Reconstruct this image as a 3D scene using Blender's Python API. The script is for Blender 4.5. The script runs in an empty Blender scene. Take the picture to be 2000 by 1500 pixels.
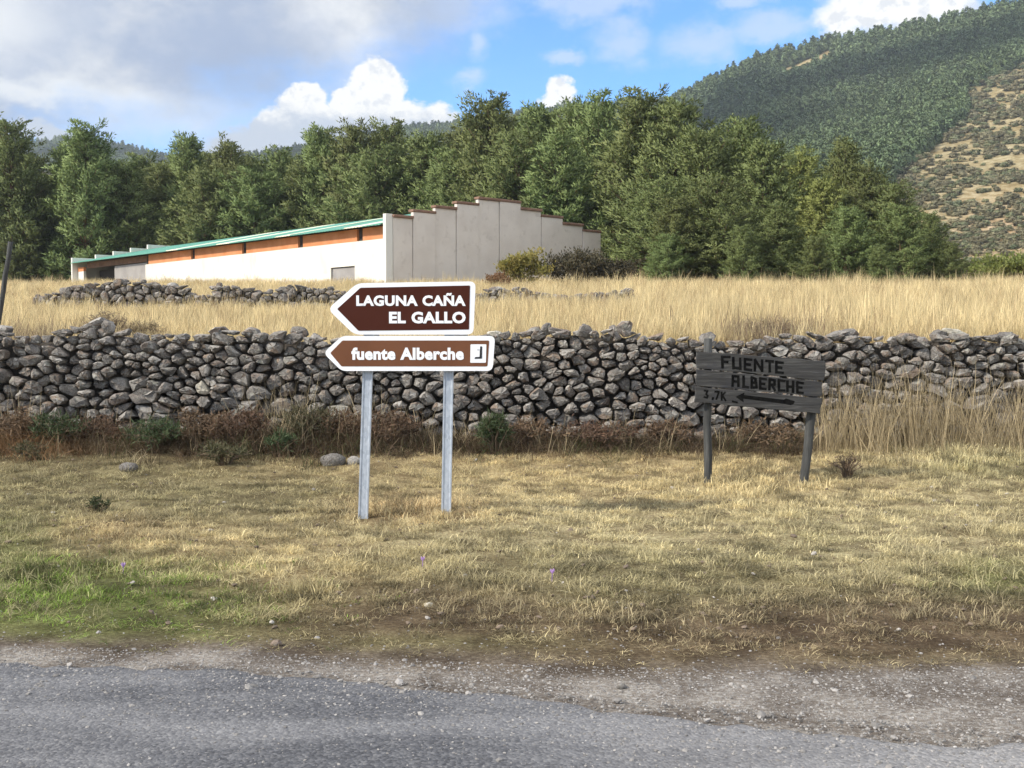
import bpy, bmesh, math, random
import numpy as np
from mathutils import Vector, Matrix

R = random.Random(11)
G = np.random.default_rng(11)
SC = bpy.context.scene
COL = SC.collection

# ------------------------------------------------------------------ camera
F, CX, CY, HOR, CAMZ = 2200.0, 1000.0, 750.0, 655.0, 1.6   # in pixels of a 2000 px wide frame
PITCH = math.atan((CY - HOR) / F)
cam_data = bpy.data.cameras.new('camera')
cam_data.sensor_width = 36.0
cam_data.lens = 36.0 * F / 2000.0
cam_data.clip_start = 0.05
cam_data.clip_end = 20000
cam = bpy.data.objects.new('camera', cam_data)
COL.objects.link(cam)
cam.location = (0, 0, CAMZ)
cam.rotation_euler = (math.pi / 2 - PITCH, 0, 0)
SC.camera = cam

# ------------------------------------------------------------------ light
SUN_AZ = math.radians(-116)      # from +Y, clockwise positive: the sun stands to the left
SUN_EL = math.radians(36)
sdir = Vector((math.sin(SUN_AZ) * math.cos(SUN_EL), math.cos(SUN_AZ) * math.cos(SUN_EL), math.sin(SUN_EL)))
sun_d = bpy.data.lights.new('sun', 'SUN')
sun_d.energy = 3.3
sun_d.angle = math.radians(3.5)
sun_d.color = (1.0, 0.93, 0.83)
sun = bpy.data.objects.new('sun', sun_d)
COL.objects.link(sun)
sun.rotation_euler = sdir.to_track_quat('Z', 'Y').to_euler()

SC.view_settings.view_transform = 'Standard'
SC.view_settings.look = 'None'
SC.view_settings.gamma = 1.0
SC.view_settings.use_curve_mapping = False
SC.view_settings.exposure = 0.78
SC.render.engine = 'CYCLES'
SC.cycles.use_denoising = True
SC.cycles.max_bounces = 4
SC.cycles.diffuse_bounces = 2
SC.cycles.glossy_bounces = 2
SC.cycles.transmission_bounces = 2
SC.cycles.volume_bounces = 0
SC.cycles.transparent_max_bounces = 4
SC.cycles.use_adaptive_sampling = True
SC.cycles.adaptive_threshold = 0.02


class NT:
    """small helper around a node tree"""
    def __init__(self, tree):
        self.t = tree
        self.n = tree.nodes
        self.l = tree.links

    def new(self, kind, **kw):
        nd = self.n.new(kind)
        for k, v in kw.items():
            setattr(nd, k, v)
        return nd

    def put(self, sock, v):
        if v is None:
            return
        if isinstance(v, bpy.types.NodeSocket):
            self.l.new(v, sock)
        elif isinstance(v, (tuple, list)) and len(v) == 3 and sock.type == 'RGBA':
            sock.default_value = (*v, 1)
        else:
            sock.default_value = v

    def m(self, op, a, b=None, c=None, clamp=False):
        nd = self.new('ShaderNodeMath', operation=op, use_clamp=clamp)
        for i, v in enumerate((a, b, c)):
            self.put(nd.inputs[i], v)
        return nd.outputs[0]

    def mix(self, f, a, b, mode='MIX'):
        nd = self.new('ShaderNodeMix', data_type='RGBA', blend_type=mode)
        self.put(nd.inputs[0], f)
        self.put(nd.inputs[6], a)
        self.put(nd.inputs[7], b)
        return nd.outputs[2]

    def noise(self, vec, scale, detail=4, rough=0.55, dist=0.0, out=0):
        nd = self.new('ShaderNodeTexNoise')
        self.put(nd.inputs['Vector'], vec)
        self.put(nd.inputs['Scale'], scale)
        nd.inputs['Detail'].default_value = detail
        nd.inputs['Roughness'].default_value = rough
        nd.inputs['Distortion'].default_value = dist
        return nd.outputs[out]

    def vor(self, vec, scale, out='Distance', feature='F1'):
        nd = self.new('ShaderNodeTexVoronoi', feature=feature)
        self.put(nd.inputs['Vector'], vec)
        self.put(nd.inputs['Scale'], scale)
        return nd.outputs[out]

    def ss(self, v, a, b):
        nd = self.new('ShaderNodeMapRange', interpolation_type='SMOOTHSTEP')
        self.put(nd.inputs[0], v)
        nd.inputs[1].default_value = a
        nd.inputs[2].default_value = b
        return nd.outputs[0]

    def ramp(self, v, stops):
        nd = self.new('ShaderNodeValToRGB')
        e = nd.color_ramp.elements
        while len(e) < len(stops):
            e.new(0.5)
        for el, (p, c) in zip(e, stops):
            el.position = p
            el.color = (*c, 1)
        self.put(nd.inputs[0], v)
        return nd.outputs[0]

    def scale_vec(self, vec, s):
        nd = self.new('ShaderNodeMapping')
        self.put(nd.inputs[0], vec)
        nd.inputs[3].default_value = s
        return nd.outputs[0]


# ------------------------------------------------------------------ sky with clouds (world)
world = bpy.data.worlds.new('World')
SC.world = world
world.use_nodes = True
W = NT(world.node_tree)
W.n.clear()
wout = W.new('ShaderNodeOutputWorld')
bg = W.new('ShaderNodeBackground')
W.l.new(bg.outputs[0], wout.inputs[0])
sky = W.new('ShaderNodeTexSky', sky_type='NISHITA', sun_disc=False)
sky.sun_elevation = SUN_EL
sky.sun_rotation = SUN_AZ
sky.altitude = 1400
sky.air_density = 1.0
sky.dust_density = 0.25
sky.ozone_density = 4.5
SKY_STRENGTH = 0.14
tc = W.new('ShaderNodeTexCoord')
D = tc.outputs['Generated']
sep = W.new('ShaderNodeSeparateXYZ')
W.l.new(D, sep.inputs[0])
az = W.m('ARCTAN2', sep.outputs[0], sep.outputs[1])
el = W.m('ARCSINE', sep.outputs[2])
warp_a = W.m('MULTIPLY', W.m('SUBTRACT', W.noise(D, 22, 6, 0.6), 0.5), 0.05)
warp_b = W.m('MULTIPLY', W.m('SUBTRACT', W.noise(W.scale_vec(D, (1.0, 1.0, 1.7)), 31, 6, 0.6), 0.5), 0.04)
azw = W.m('ADD', az, warp_a)
elw = W.m('ADD', el, warp_b)
fine = W.noise(W.scale_vec(D, (1, 1, 1.5)), 46, 7, 0.62)
soft = W.noise(W.scale_vec(D, (1, 1, 1.9)), 9, 6, 0.55)


def ae(px, py):
    a = math.atan((px - 1000) / F)
    return a, math.atan((HOR - py) / F * math.cos(a))


def blob(px, py, rx, ry, lo, hi, amp=0.5, tex=None):
    """soft-edged cloud body, centre and radii given as angles"""
    a0, e0 = ae(px, py)
    dx = W.m('DIVIDE', W.m('SUBTRACT', azw, a0), rx / F)
    dy = W.m('DIVIDE', W.m('SUBTRACT', elw, e0), ry / F)
    d = W.m('SQRT', W.m('ADD', W.m('MULTIPLY', dx, dx), W.m('MULTIPLY', dy, dy)))
    d = W.m('ADD', d, W.m('MULTIPLY', W.m('SUBTRACT', tex or fine, 0.5), amp))
    return W.ss(d, hi, lo)


def union(lst):
    r = lst[0]
    for x in lst[1:]:
        r = W.m('MAXIMUM', r, x)
    return r


# grey sheet of cloud, upper left, running on overhead
grey = union([blob(60, -60, 520, 290, 0.72, 1.12, 0.55, soft), blob(430, -40, 480, 235, 0.6, 1.15, 0.6, soft),
              blob(-500, 0, 700, 260, 0.7, 1.1, 0.6, soft)])
cum = union([blob(742, 188, 66, 62, 0.86, 1.06, 0.3), blob(690, 205, 48, 46, 0.86, 1.06, 0.3),
             blob(598, 232, 62, 56, 0.86, 1.06, 0.3), blob(545, 275, 62, 50, 0.82, 1.1, 0.4),
             blob(650, 262, 95, 60, 0.86, 1.06, 0.3), blob(800, 248, 80, 52, 0.8, 1.1, 0.4),
             blob(862, 244, 48, 40, 0.75, 1.15, 0.4), blob(1085, 195, 30, 32, 0.7, 1.1, 0.4),
             blob(70, 262, 80, 22, 0.6, 1.15, 0.5), blob(480, 300, 90, 40, 0.6, 1.2, 0.6),
             blob(1760, 0, 150, 70, 0.7, 1.15, 0.6), blob(1640, 40, 60, 40, 0.5, 1.2, 0.6)])
wisp = union([blob(1150, 0, 150, 62, 0.3, 1.15, 1.1), blob(1215, 92, 80, 46, 0.15, 1.35, 1.3),
              blob(1375, 95, 95, 46, 0.2, 1.3, 1.2), blob(1510, 62, 90, 34, 0.15, 1.3, 1.1),
              blob(1085, 122, 40, 18, 0.2, 1.3, 1.2),
              blob(880, 20, 130, 60, 0.1, 1.4, 1.4), blob(930, 90, 30, 30, 0.1, 1.4, 1.4), blob(1440, 0, 70, 26, 0.2, 1.3, 1.2),
              blob(330, 240, 230, 60, 0.0, 1.6, 1.0), blob(915, 155, 40, 22, 0.1, 1.4, 1.4)])
# broken cloud over the rest of the sky, on a flat cloud base
den = W.m('ADD', W.m('MAXIMUM', sep.outputs[2], 0.0), 0.12)
cmb = W.new('ShaderNodeCombineXYZ')
W.put(cmb.inputs[0], W.m('DIVIDE', sep.outputs[0], den))
W.put(cmb.inputs[1], W.m('DIVIDE', sep.outputs[1], den))
base = W.noise(cmb.outputs[0], 0.75, 7, 0.55, 0.3)
field = W.ss(base, 0.36, 0.54)
aw = W.m('ABSOLUTE', W.m('SUBTRACT', az, 0.05))
inview = W.m('MULTIPLY', W.ss(aw, 0.75, 0.45), W.ss(el, 0.50, 0.30))
field = W.m('MULTIPLY', field, W.m('SUBTRACT', 1.0, inview))
# cloud colours
gcol = W.ramp(W.m('ADD', W.m('MULTIPLY', W.noise(W.scale_vec(D, (1, 1, 1.6)), 5.5, 5, 0.5), 0.85),
                  W.m('MULTIPLY', W.m('SUBTRACT', fine, 0.5), 0.2)),
              [(0.30, (0.22, 0.26, 0.35)), (0.42, (0.28, 0.32, 0.395)), (0.49, (0.40, 0.42, 0.45)), (0.58, (0.56, 0.565, 0.56))])
a0, e0 = ae(700, 235)
shade = W.ss(W.m('ADD', W.m('SUBTRACT', el, e0), W.m('MULTIPLY', W.m('SUBTRACT', fine, 0.5), 0.06)), -0.012, 0.012)
cflu = W.noise(W.scale_vec(D, (1, 1, 1.2)), 70, 6, 0.6)
ccol = W.mix(shade, (0.36, 0.405, 0.47), (0.64, 0.64, 0.625))
ccol = W.mix(W.ss(cflu, 0.38, 0.5), W.mix(0.5, ccol, (0.38, 0.42, 0.48)), ccol)
skyc = W.mix(1.0, sky.outputs[0], (SKY_STRENGTH * 0.62, SKY_STRENGTH * 0.93, SKY_STRENGTH * 1.12), 'MULTIPLY')
c = W.mix(W.m('MULTIPLY', field, 0.95), skyc, W.ramp(base, [(0.40, (0.98, 0.98, 0.98)), (0.7, (0.72, 0.75, 0.80))]))
c = W.mix(W.m('MULTIPLY', wisp, 0.5), c, (0.50, 0.53, 0.57))
gdark = W.m('MULTIPLY', blob(500, 110, 230, 95, 0.1, 1.3, 0.7, soft), 0.75)
gcol = W.mix(gdark, gcol, (0.235, 0.285, 0.385))
glight = W.m('MAXIMUM', blob(-20, 30, 180, 110, 0.1, 1.3, 0.7, soft), blob(90, 185, 260, 34, 0.1, 1.3, 0.7, soft))
gcol = W.mix(W.m('MULTIPLY', glight, 0.85), gcol, (0.59, 0.595, 0.58))
c = W.mix(W.m('MULTIPLY', grey, 0.94), c, gcol)
c = W.mix(cum, c, ccol)
W.l.new(c, bg.inputs[0])
bg.inputs[1].default_value = 1.0


# ------------------------------------------------------------------ geometry helpers
def ray(px, py):
    x, y = (px - CX) / F, -(py - CY) / F
    cp, sp = math.cos(PITCH), math.sin(PITCH)
    return Vector((x, cp + y * sp, -sp + y * cp))


def at(px, py, Y):
    d = ray(px, py)
    return Vector((0, 0, CAMZ)) + d * (Y / d.y)


def proj(x, y, z):
    """numpy: world -> pixel of the 2000 px frame"""
    cp, sp = math.cos(PITCH), math.sin(PITCH)
    zz = z - CAMZ
    dep = y * cp - zz * sp
    up = y * sp + zz * cp
    dep = np.where(np.abs(dep) < 1e-6, 1e-6, dep)
    return CX + F * x / dep, CY - F * up / dep


def hsh(ix, iy, seed):
    h = (ix.astype(np.int64) * 374761393 + iy.astype(np.int64) * 668265263 + seed * 974634777) & 0x7fffffff
    h = ((h ^ (h >> 13)) * 1274126177) & 0x7fffffff
    return ((h ^ (h >> 16)) & 0xffff) / 65535.0


def vnoise(x, y, seed=0):
    ix, iy = np.floor(x), np.floor(y)
    fx, fy = x - ix, y - iy
    fx, fy = fx * fx * (3 - 2 * fx), fy * fy * (3 - 2 * fy)
    a, b = hsh(ix, iy, seed), hsh(ix + 1, iy, seed)
    c_, d = hsh(ix, iy + 1, seed), hsh(ix + 1, iy + 1, seed)
    return (a * (1 - fx) + b * fx) * (1 - fy) + (c_ * (1 - fx) + d * fx) * fy


def fbm(x, y, seed=0, octv=4):
    r, a, s = 0, 0.5, 0
    for o in range(octv):
        r = r + a * vnoise(x * 2 ** o, y * 2 ** o, seed + o)
        s += a
        a *= 0.5
    return r / s


def sstep(v, a, b):
    t = np.clip((v - a) / (b - a), 0, 1)
    return t * t * (3 - 2 * t)


def mesh_obj(name, verts, faces, mat=None, parent=None, smooth=False, link=True):
    me = bpy.data.meshes.new(name)
    me.from_pydata([tuple(v) for v in verts], [], faces)
    if smooth:
        me.polygons.foreach_set('use_smooth', [True] * len(me.polygons))
    me.update()
    if mat:
        me.materials.append(mat)
    o = bpy.data.objects.new(name, me)
    if link:
        COL.objects.link(o)
    if parent:
        o.parent = parent
    return o


def tri_obj(name, V, T, mat=None, parent=None, smooth=False, link=True):
    """fast: numpy verts (N,3), tris (M,3)"""
    V = np.asarray(V, dtype=np.float32)
    T = np.asarray(T, dtype=np.int32)
    me = bpy.data.meshes.new(name)
    me.vertices.add(len(V))
    me.vertices.foreach_set('co', V.ravel())
    me.loops.add(T.size)
    me.loops.foreach_set('vertex_index', T.ravel())
    me.polygons.add(len(T))
    me.polygons.foreach_set('loop_start', np.arange(0, T.size, T.shape[1], dtype=np.int32))
    if smooth:
        me.polygons.foreach_set('use_smooth', np.ones(len(T), dtype=bool))
    me.update(calc_edges=True)
    if mat:
        me.materials.append(mat)
    o = bpy.data.objects.new(name, me)
    if link:
        COL.objects.link(o)
    if parent:
        o.parent = parent
    return o


def empty(name, loc=(0, 0, 0)):
    o = bpy.data.objects.new(name, None)
    o.empty_display_size = 0.2
    COL.objects.link(o)
    o.location = loc
    return o


def tag(o, label=None, cat=None, group=None, kind=None):
    if label:
        o['label'] = label
    if cat:
        o['category'] = cat
    if group:
        o['group'] = group
    if kind:
        o['kind'] = kind
    return o


def set_parent(o, p):
    """parent without moving: parents here are unrotated empties"""
    o.parent = p
    o.matrix_parent_inverse = Matrix.Translation(-Vector(p.location))
    return o


class MB:
    """collects boxes / tubes / prisms into one mesh"""
    def __init__(self):
        self.v, self.f = [], []

    def add(self, vs, fs):
        k = len(self.v)
        self.v += [tuple(p) for p in vs]
        self.f += [tuple(i + k for i in f) for f in fs]

    def box8(self, p):
        self.add(p, [(0, 3, 2, 1), (4, 5, 6, 7), (0, 1, 5, 4), (1, 2, 6, 5), (2, 3, 7, 6), (3, 0, 4, 7)])

    def box(self, x0, x1, y0, y1, z0, z1):
        self.box8([(x0, y0, z0), (x1, y0, z0), (x1, y1, z0), (x0, y1, z0),
                   (x0, y0, z1), (x1, y0, z1), (x1, y1, z1), (x0, y1, z1)])

    def obox(self, o, ax, ay, az_):
        o = Vector(o)
        ax, ay, az_ = Vector(ax), Vector(ay), Vector(az_)
        self.box8([o, o + ax, o + ax + ay, o + ay, o + az_, o + ax + az_, o + ax + ay + az_, o + ay + az_])

    def prism(self, poly, y0, y1):
        """poly in (x,z), front face at y0"""
        n = len(poly)
        vs = [(x, y0, z) for x, z in poly] + [(x, y1, z) for x, z in poly]
        fs = [tuple(range(n)), tuple(range(2 * n - 1, n - 1, -1))]
        fs += [(i, i + n, (i + 1) % n + n, (i + 1) % n) for i in range(n)]
        self.add(vs, fs)

    def tube(self, pts, rad, n=6):
        pts = [Vector(p) for p in pts]
        k = len(self.v)
        for i, p in enumerate(pts):
            d = (pts[min(i + 1, len(pts) - 1)] - pts[max(i - 1, 0)]).normalized()
            a = d.cross(Vector((0.3, 1, 0.2))).normalized()
            b = d.cross(a)
            for j in range(n):
                t = 2 * math.pi * j / n
                self.v.append(tuple(p + (a * math.cos(t) + b * math.sin(t)) * rad[i]))
        for i in range(len(pts) - 1):
            for j in range(n):
                q = k + i * n
                self.f.append((q + j, q + (j + 1) % n, q + n + (j + 1) % n, q + n + j))
        self.f.append(tuple(k + j for j in range(n)))
        self.f.append(tuple(k + (len(pts) - 1) * n + j for j in reversed(range(n))))

    def build(self, name, mat, parent=None, smooth=False, bevel=0.0, seg=2):
        o = mesh_obj(name, self.v, self.f, mat, None, smooth)
        bm = bmesh.new()
        bm.from_mesh(o.data)
        bmesh.ops.recalc_face_normals(bm, faces=bm.faces)
        if bevel:
            bmesh.ops.bevel(bm, geom=list(bm.edges), offset=bevel, segments=seg, affect='EDGES', profile=0.6)
        bm.to_mesh(o.data)
        bm.free()
        if parent:
            set_parent(o, parent)
        return o


# ------------------------------------------------------------------ materials
def mat_base(name):
    m = bpy.data.materials.new(name)
    m.use_nodes = True
    t = NT(m.node_tree)
    b = t.n['Principled BSDF']
    return m, t, b


def bump(t, b, h, strength=0.5, dist=0.02):
    nd = t.new('ShaderNodeBump')
    nd.inputs['Strength'].default_value = strength
    nd.inputs['Distance'].default_value = dist
    t.put(nd.inputs['Height'], h)
    t.l.new(nd.outputs[0], b.inputs['Normal'])


def mat_noise(name, c1, c2, scale=3.0, rough=0.85, bscale=20, bstr=0.3, bdist=0.01, detail=5, c3=None, stretch=None, metal=0.0, spec=0.3):
    m, t, b = mat_base(name)
    co = t.new('ShaderNodeTexCoord').outputs['Object']
    if stretch:
        co = t.scale_vec(co, stretch)
    n1 = t.noise(co, scale, detail)
    col = t.mix(t.ss(n1, 0.3, 0.7), c1, c2)
    if c3:
        col = t.mix(t.ss(t.noise(co, scale * 3.1, 5), 0.55, 0.72), col, c3)
    t.put(b.inputs['Base Color'], col)
    b.inputs['Roughness'].default_value = rough
    b.inputs['Metallic'].default_value = metal
    b.inputs['Specular IOR Level'].default_value = spec
    if bstr:
        bump(t, b, t.noise(co, bscale, 5), bstr, bdist)
    return m


def mat_leaf(name, c1, c2, tint=False, trans=0.3, rough=0.7, scale=1.5, uv=None):
    """foliage / straw: diffuse with some light let through; tint = colour carried by each scattered tuft"""
    m, t, b = mat_base(name)
    out = t.n['Material Output']
    if tint:
        at_ = t.new('ShaderNodeAttribute', attribute_type='INSTANCER', attribute_name='tint')
        col = at_.outputs['Color']
        isl = t.new('ShaderNodeNewGeometry').outputs['Random Per Island']
        v = t.m('ADD', t.m('MULTIPLY', isl, 0.6), 0.7)
        cb = t.new('ShaderNodeCombineXYZ')
        for i in range(3):
            t.put(cb.inputs[i], v)
        col = t.mix(1.0, col, cb.outputs[0], 'MULTIPLY')
    else:
        g = t.new('ShaderNodeNewGeometry')
        oi = t.new('ShaderNodeObjectInfo')
        co = t.new('ShaderNodeTexCoord').outputs['Object']
        f = t.m('ADD', t.m('MULTIPLY', g.outputs['Random Per Island'], 0.55), t.m('MULTIPLY', t.ss(t.noise(co, scale, 3), 0.35, 0.65), 0.45))
        col = t.mix(f, c1, c2)
        hv = t.new('ShaderNodeHueSaturation')
        t.put(hv.inputs['Color'], col)
        t.put(hv.inputs['Hue'], t.m('ADD', 0.48, t.m('MULTIPLY', oi.outputs['Random'], 0.035)))
        t.put(hv.inputs['Value'], t.m('ADD', 0.8, t.m('MULTIPLY', oi.outputs['Random'], 0.4)))
        col = hv.outputs[0]
    t.put(b.inputs['Base Color'], col)
    b.inputs['Roughness'].default_value = rough
    b.inputs['Specular IOR Level'].default_value = 0.25
    tr = t.new('ShaderNodeBsdfTranslucent')
    t.put(tr.inputs[0], col)
    mx = t.new('ShaderNodeMixShader')
    mx.inputs[0].default_value = trans
    t.l.new(b.outputs[0], mx.inputs[1])
    t.l.new(tr.outputs[0], mx.inputs[2])
    t.l.new(mx.outputs[0], out.inputs[0])
    return m


def scatter(name, pts, rot, scl, idx, tint, sources, label, cat=None):
    """one 'stuff' object: a cloud of points, each carrying one of the source tufts"""
    pts = np.asarray(pts, dtype=np.float32)
    n = len(pts)
    me = bpy.data.meshes.new(name)
    me.vertices.add(n)
    me.vertices.foreach_set('co', pts.ravel())
    a = me.attributes.new('rot', 'FLOAT_VECTOR', 'POINT')
    a.data.foreach_set('vector', np.asarray(rot, dtype=np.float32).ravel())
    a = me.attributes.new('scl', 'FLOAT_VECTOR', 'POINT')
    a.data.foreach_set('vector', np.asarray(scl, dtype=np.float32).ravel())
    a = me.attributes.new('pick', 'INT', 'POINT')
    a.data.foreach_set('value', np.asarray(idx, dtype=np.int32))
    a = me.attributes.new('tint', 'FLOAT_COLOR', 'POINT')
    tc_ = np.ones((n, 4), dtype=np.float32)
    tc_[:, :3] = tint
    a.data.foreach_set('color', tc_.ravel())
    o = bpy.data.objects.new(name, me)
    COL.objects.link(o)
    ng = bpy.data.node_groups.new(name, 'GeometryNodeTree')
    ng.interface.new_socket('Geometry', in_out='INPUT', socket_type='NodeSocketGeometry')
    ng.interface.new_socket('Geometry', in_out='OUTPUT', socket_type='NodeSocketGeometry')
    gi = ng.nodes.new('NodeGroupInput')
    go = ng.nodes.new('NodeGroupOutput')
    ip = ng.nodes.new('GeometryNodeInstanceOnPoints')
    jn = ng.nodes.new('GeometryNodeJoinGeometry')
    for s in reversed(sources):
        oi = ng.nodes.new('GeometryNodeObjectInfo')
        oi.inputs['Object'].default_value = s
        gti = ng.nodes.new('GeometryNodeGeometryToInstance')
        ng.links.new(oi.outputs['Geometry'], gti.inputs[0])
        ng.links.new(gti.outputs[0], jn.inputs[0])
    def named(nm, ty):
        nd = ng.nodes.new('GeometryNodeInputNamedAttribute')
        nd.data_type = ty
        nd.inputs['Name'].default_value = nm
        return nd.outputs['Attribute']
    ng.links.new(gi.outputs[0], ip.inputs['Points'])
    ng.links.new(jn.outputs[0], ip.inputs['Instance'])
    ip.inputs['Pick Instance'].default_value = True
    ng.links.new(named('pick', 'INT'), ip.inputs['Instance Index'])
    ng.links.new(named('rot', 'FLOAT_VECTOR'), ip.inputs['Rotation'])
    ng.links.new(named('scl', 'FLOAT_VECTOR'), ip.inputs['Scale'])
    ng.links.new(ip.outputs[0], go.inputs[0])
    md = o.modifiers.new('scatter', 'NODES')
    md.node_group = ng
    tag(o, label, cat, None, 'stuff')
    return o


def blades(n, h, spread, width, lean, seed, mat, seg=3, droop=0.6, base_r=0.03):
    """a tuft of n grass blades as one mesh (not linked: a source for scattering)"""
    r = np.random.default_rng(seed)
    V, T = [], []
    for i in range(n):
        a = r.uniform(0, 2 * math.pi)
        hh = h * r.uniform(0.55, 1.1)
        ln = lean * r.uniform(0.15, 1.0)
        d = np.array([math.cos(a), math.sin(a), 0])
        side = np.array([-math.sin(a + r.uniform(-1, 1)), math.cos(a + r.uniform(-1, 1)), 0]) * width * r.uniform(0.6, 1.2) / 2
        b = np.array([r.normal(0, base_r), r.normal(0, base_r), 0]) + d * spread * r.uniform(0, 1) * 0.3
        k = len(V)
        for s in range(seg + 1):
            t = s / seg
            p = b + d * (ln * hh * (t ** 1.7)) + np.array([0, 0, 1]) * hh * (t - droop * ln * 0.5 * t ** 2.5)
            if s == seg:
                V.append(p)
            else:
                w = side * (1 - 0.55 * t)
                V.append(p - w)
                V.append(p + w)
        for s in range(seg):
            q = k + 2 * s
            if s == seg - 1:
                T.append((q, q + 1, q + 2))
            else:
                T.append((q, q + 1, q + 3))
                T.append((q, q + 3, q + 2))
    return tri_obj('tuft', V, T, mat, None, False, link=False)


def oriented(name, V, out, mat):
    """loose triangles (3 verts each) wound to face outwards and shaded with the outward normal of their clump"""
    V = np.asarray(V, dtype=np.float64).reshape(-1, 3, 3).copy()
    out = out / (np.linalg.norm(out, axis=1)[:, None] + 1e-9)
    gn = np.cross(V[:, 1] - V[:, 0], V[:, 2] - V[:, 0])
    fl = (gn * out).sum(1) < 0
    V[fl] = V[fl][:, ::-1]
    gn[fl] *= -1
    gn /= np.linalg.norm(gn, axis=1)[:, None] + 1e-9
    nn = out * 0.75 + gn * 0.25
    nn /= np.linalg.norm(nn, axis=1)[:, None] + 1e-9
    o = tri_obj(name, V.reshape(-1, 3), np.arange(len(V) * 3).reshape(-1, 3), mat, smooth=True, link=False)
    o.data.normals_split_custom_set_from_vertices(np.repeat(nn, 3, 0).tolist())
    return o


# ------------------------------------------------------------------ terrain
WALL_Y = 14.5


def H(x, y):
    x = np.asarray(x, dtype=float)
    y = np.asarray(y, dtype=float)
    fg = 0.20 * sstep(y, 11.2, 14.4)
    fg = fg + 0.075 * np.exp(-(((x + 0.35) / 0.75) ** 2 + ((y - 9.9) / 0.8) ** 2))
    rough = (fbm(x * 1.3, y * 1.3, 5) - 0.5) * 0.09 + (fbm(x * 5, y * 5, 9) - 0.5) * 0.035
    fg = fg + rough * sstep(y, 6.2, 7.5)
    f = 1.36 + (np.minimum(y, 30) - 15) * 0.060 + np.clip(y - 30, 0, 25) * 0.072 + np.clip(y - 55, 0, 60) * 0.035
    f = f + (fbm(x * 0.25, y * 0.25, 3) - 0.5) * 0.25 * sstep(y, 16, 22)
    k = sstep(y, 14.75, 15.1)
    return fg * (1 - k) + f * k


def grass_edge_px(px):
    return np.interp(px, [-200, 0, 250, 500, 750, 1000, 1300, 1600, 2000, 2200], [1258, 1262, 1268, 1274, 1288, 1298, 1306, 1312, 1302, 1300])


def road_edge_px(px):
    return np.interp(px, [-200, 0, 400, 700, 1000, 1400, 2000, 2300], [1280, 1288, 1306, 1330, 1356, 1392, 1440, 1465])


# colour zones of the verge: what grows there (albedos)
STRAW = np.array((0.64, 0.52, 0.28))
PALE = np.array((0.66, 0.58, 0.34))
RUST = np.array((0.48, 0.31, 0.15))
OLIVE = np.array((0.26, 0.235, 0.12))
GREEN = np.array((0.17, 0.21, 0.06))
BROWN = np.array((0.20, 0.145, 0.09))
ZONES = [  # px, py, rx, ry, colour, weight
    (170, 1185, 260, 62, GREEN, 3.2), (0, 1070, 120, 60, GREEN, 1.1), (1960, 1135, 110, 34, GREEN, 1.6), (900, 1252, 260, 18, GREEN, 1.0),
    (1600, 1050, 90, 30, GREEN, 0.35), (1950, 915, 130, 18, GREEN, 0.7), (1280, 1100, 300, 40, OLIVE, 1.0),
    (1400, 1240, 640, 45, BROWN, 3.2), (860, 1195, 190, 42, BROWN, 3.2), (1800, 1215, 300, 45, BROWN, 3.2), (350, 1165, 100, 14, BROWN, 0.8),
    (1450, 930, 230, 55, STRAW, 2.4), (1900, 880, 190, 50, PALE, 2.2), (1050, 930, 280, 55, STRAW, 1.3), (800, 995, 130, 22, RUST, 2.0),
    (420, 1055, 260, 34, STRAW, 1.0), (1150, 1030, 420, 50, PALE, 1.0), (1740, 1040, 260, 70, PALE, 1.0), (560, 1140, 160, 40, STRAW, 1.1),
    (200, 940, 420, 55, OLIVE, 1.1), (520, 985, 260, 45, OLIVE, 0.8), (220, 1040, 90, 24, RUST, 0.8), (300, 860, 420, 40, BROWN, 1.0),
    (1100, 875, 420, 22, RUST, 0.8), (1250, 1160, 500, 42, OLIVE, 1.1), (650, 920, 220, 26, STRAW, 0.8),
]


def zone_col(px, py, jitter=None):
    s = np.full(px.shape, 0.45)
    c_ = np.stack([s * 0.44, s * 0.375, s * 0.20], -1)
    for zx, zy, rx, ry, col, w in ZONES:
        g = w * np.exp(-(((px - zx) / rx) ** 2 + ((py - zy) / ry) ** 2))
        s = s + g
        c_ = c_ + g[..., None] * col
    return c_ / s[..., None]


def grid_lines(segs):
    out = []
    for a, b, n in segs:
        out += list(np.linspace(a, b, n, endpoint=False))
    out.append(segs[-1][1])
    return np.array(out)


gx = grid_lines([(-2400, -400, 6), (-400, -60, 14), (-60, -12, 40), (-12, 12, 170), (12, 60, 40), (60, 400, 14), (400, 2400, 6)])
gy = grid_lines([(-2400, -60, 6), (-60, 0, 12), (0, 4.5, 10), (4.5, 14.6, 110), (14.6, 15.3, 8), (15.3, 60, 70), (60, 130, 20), (130, 2400, 8)])
X, Y = np.meshgrid(gx, gy)
Z = H(X, Y)
V = np.stack([X, Y, Z], -1).reshape(-1, 3)
nx, ny = len(gx), len(gy)
ii, jj = np.meshgrid(np.arange(nx - 1), np.arange(ny - 1))
q = (jj * nx + ii).ravel()
T = np.stack([q, q + 1, q + nx + 1, q + nx], -1)

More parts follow.
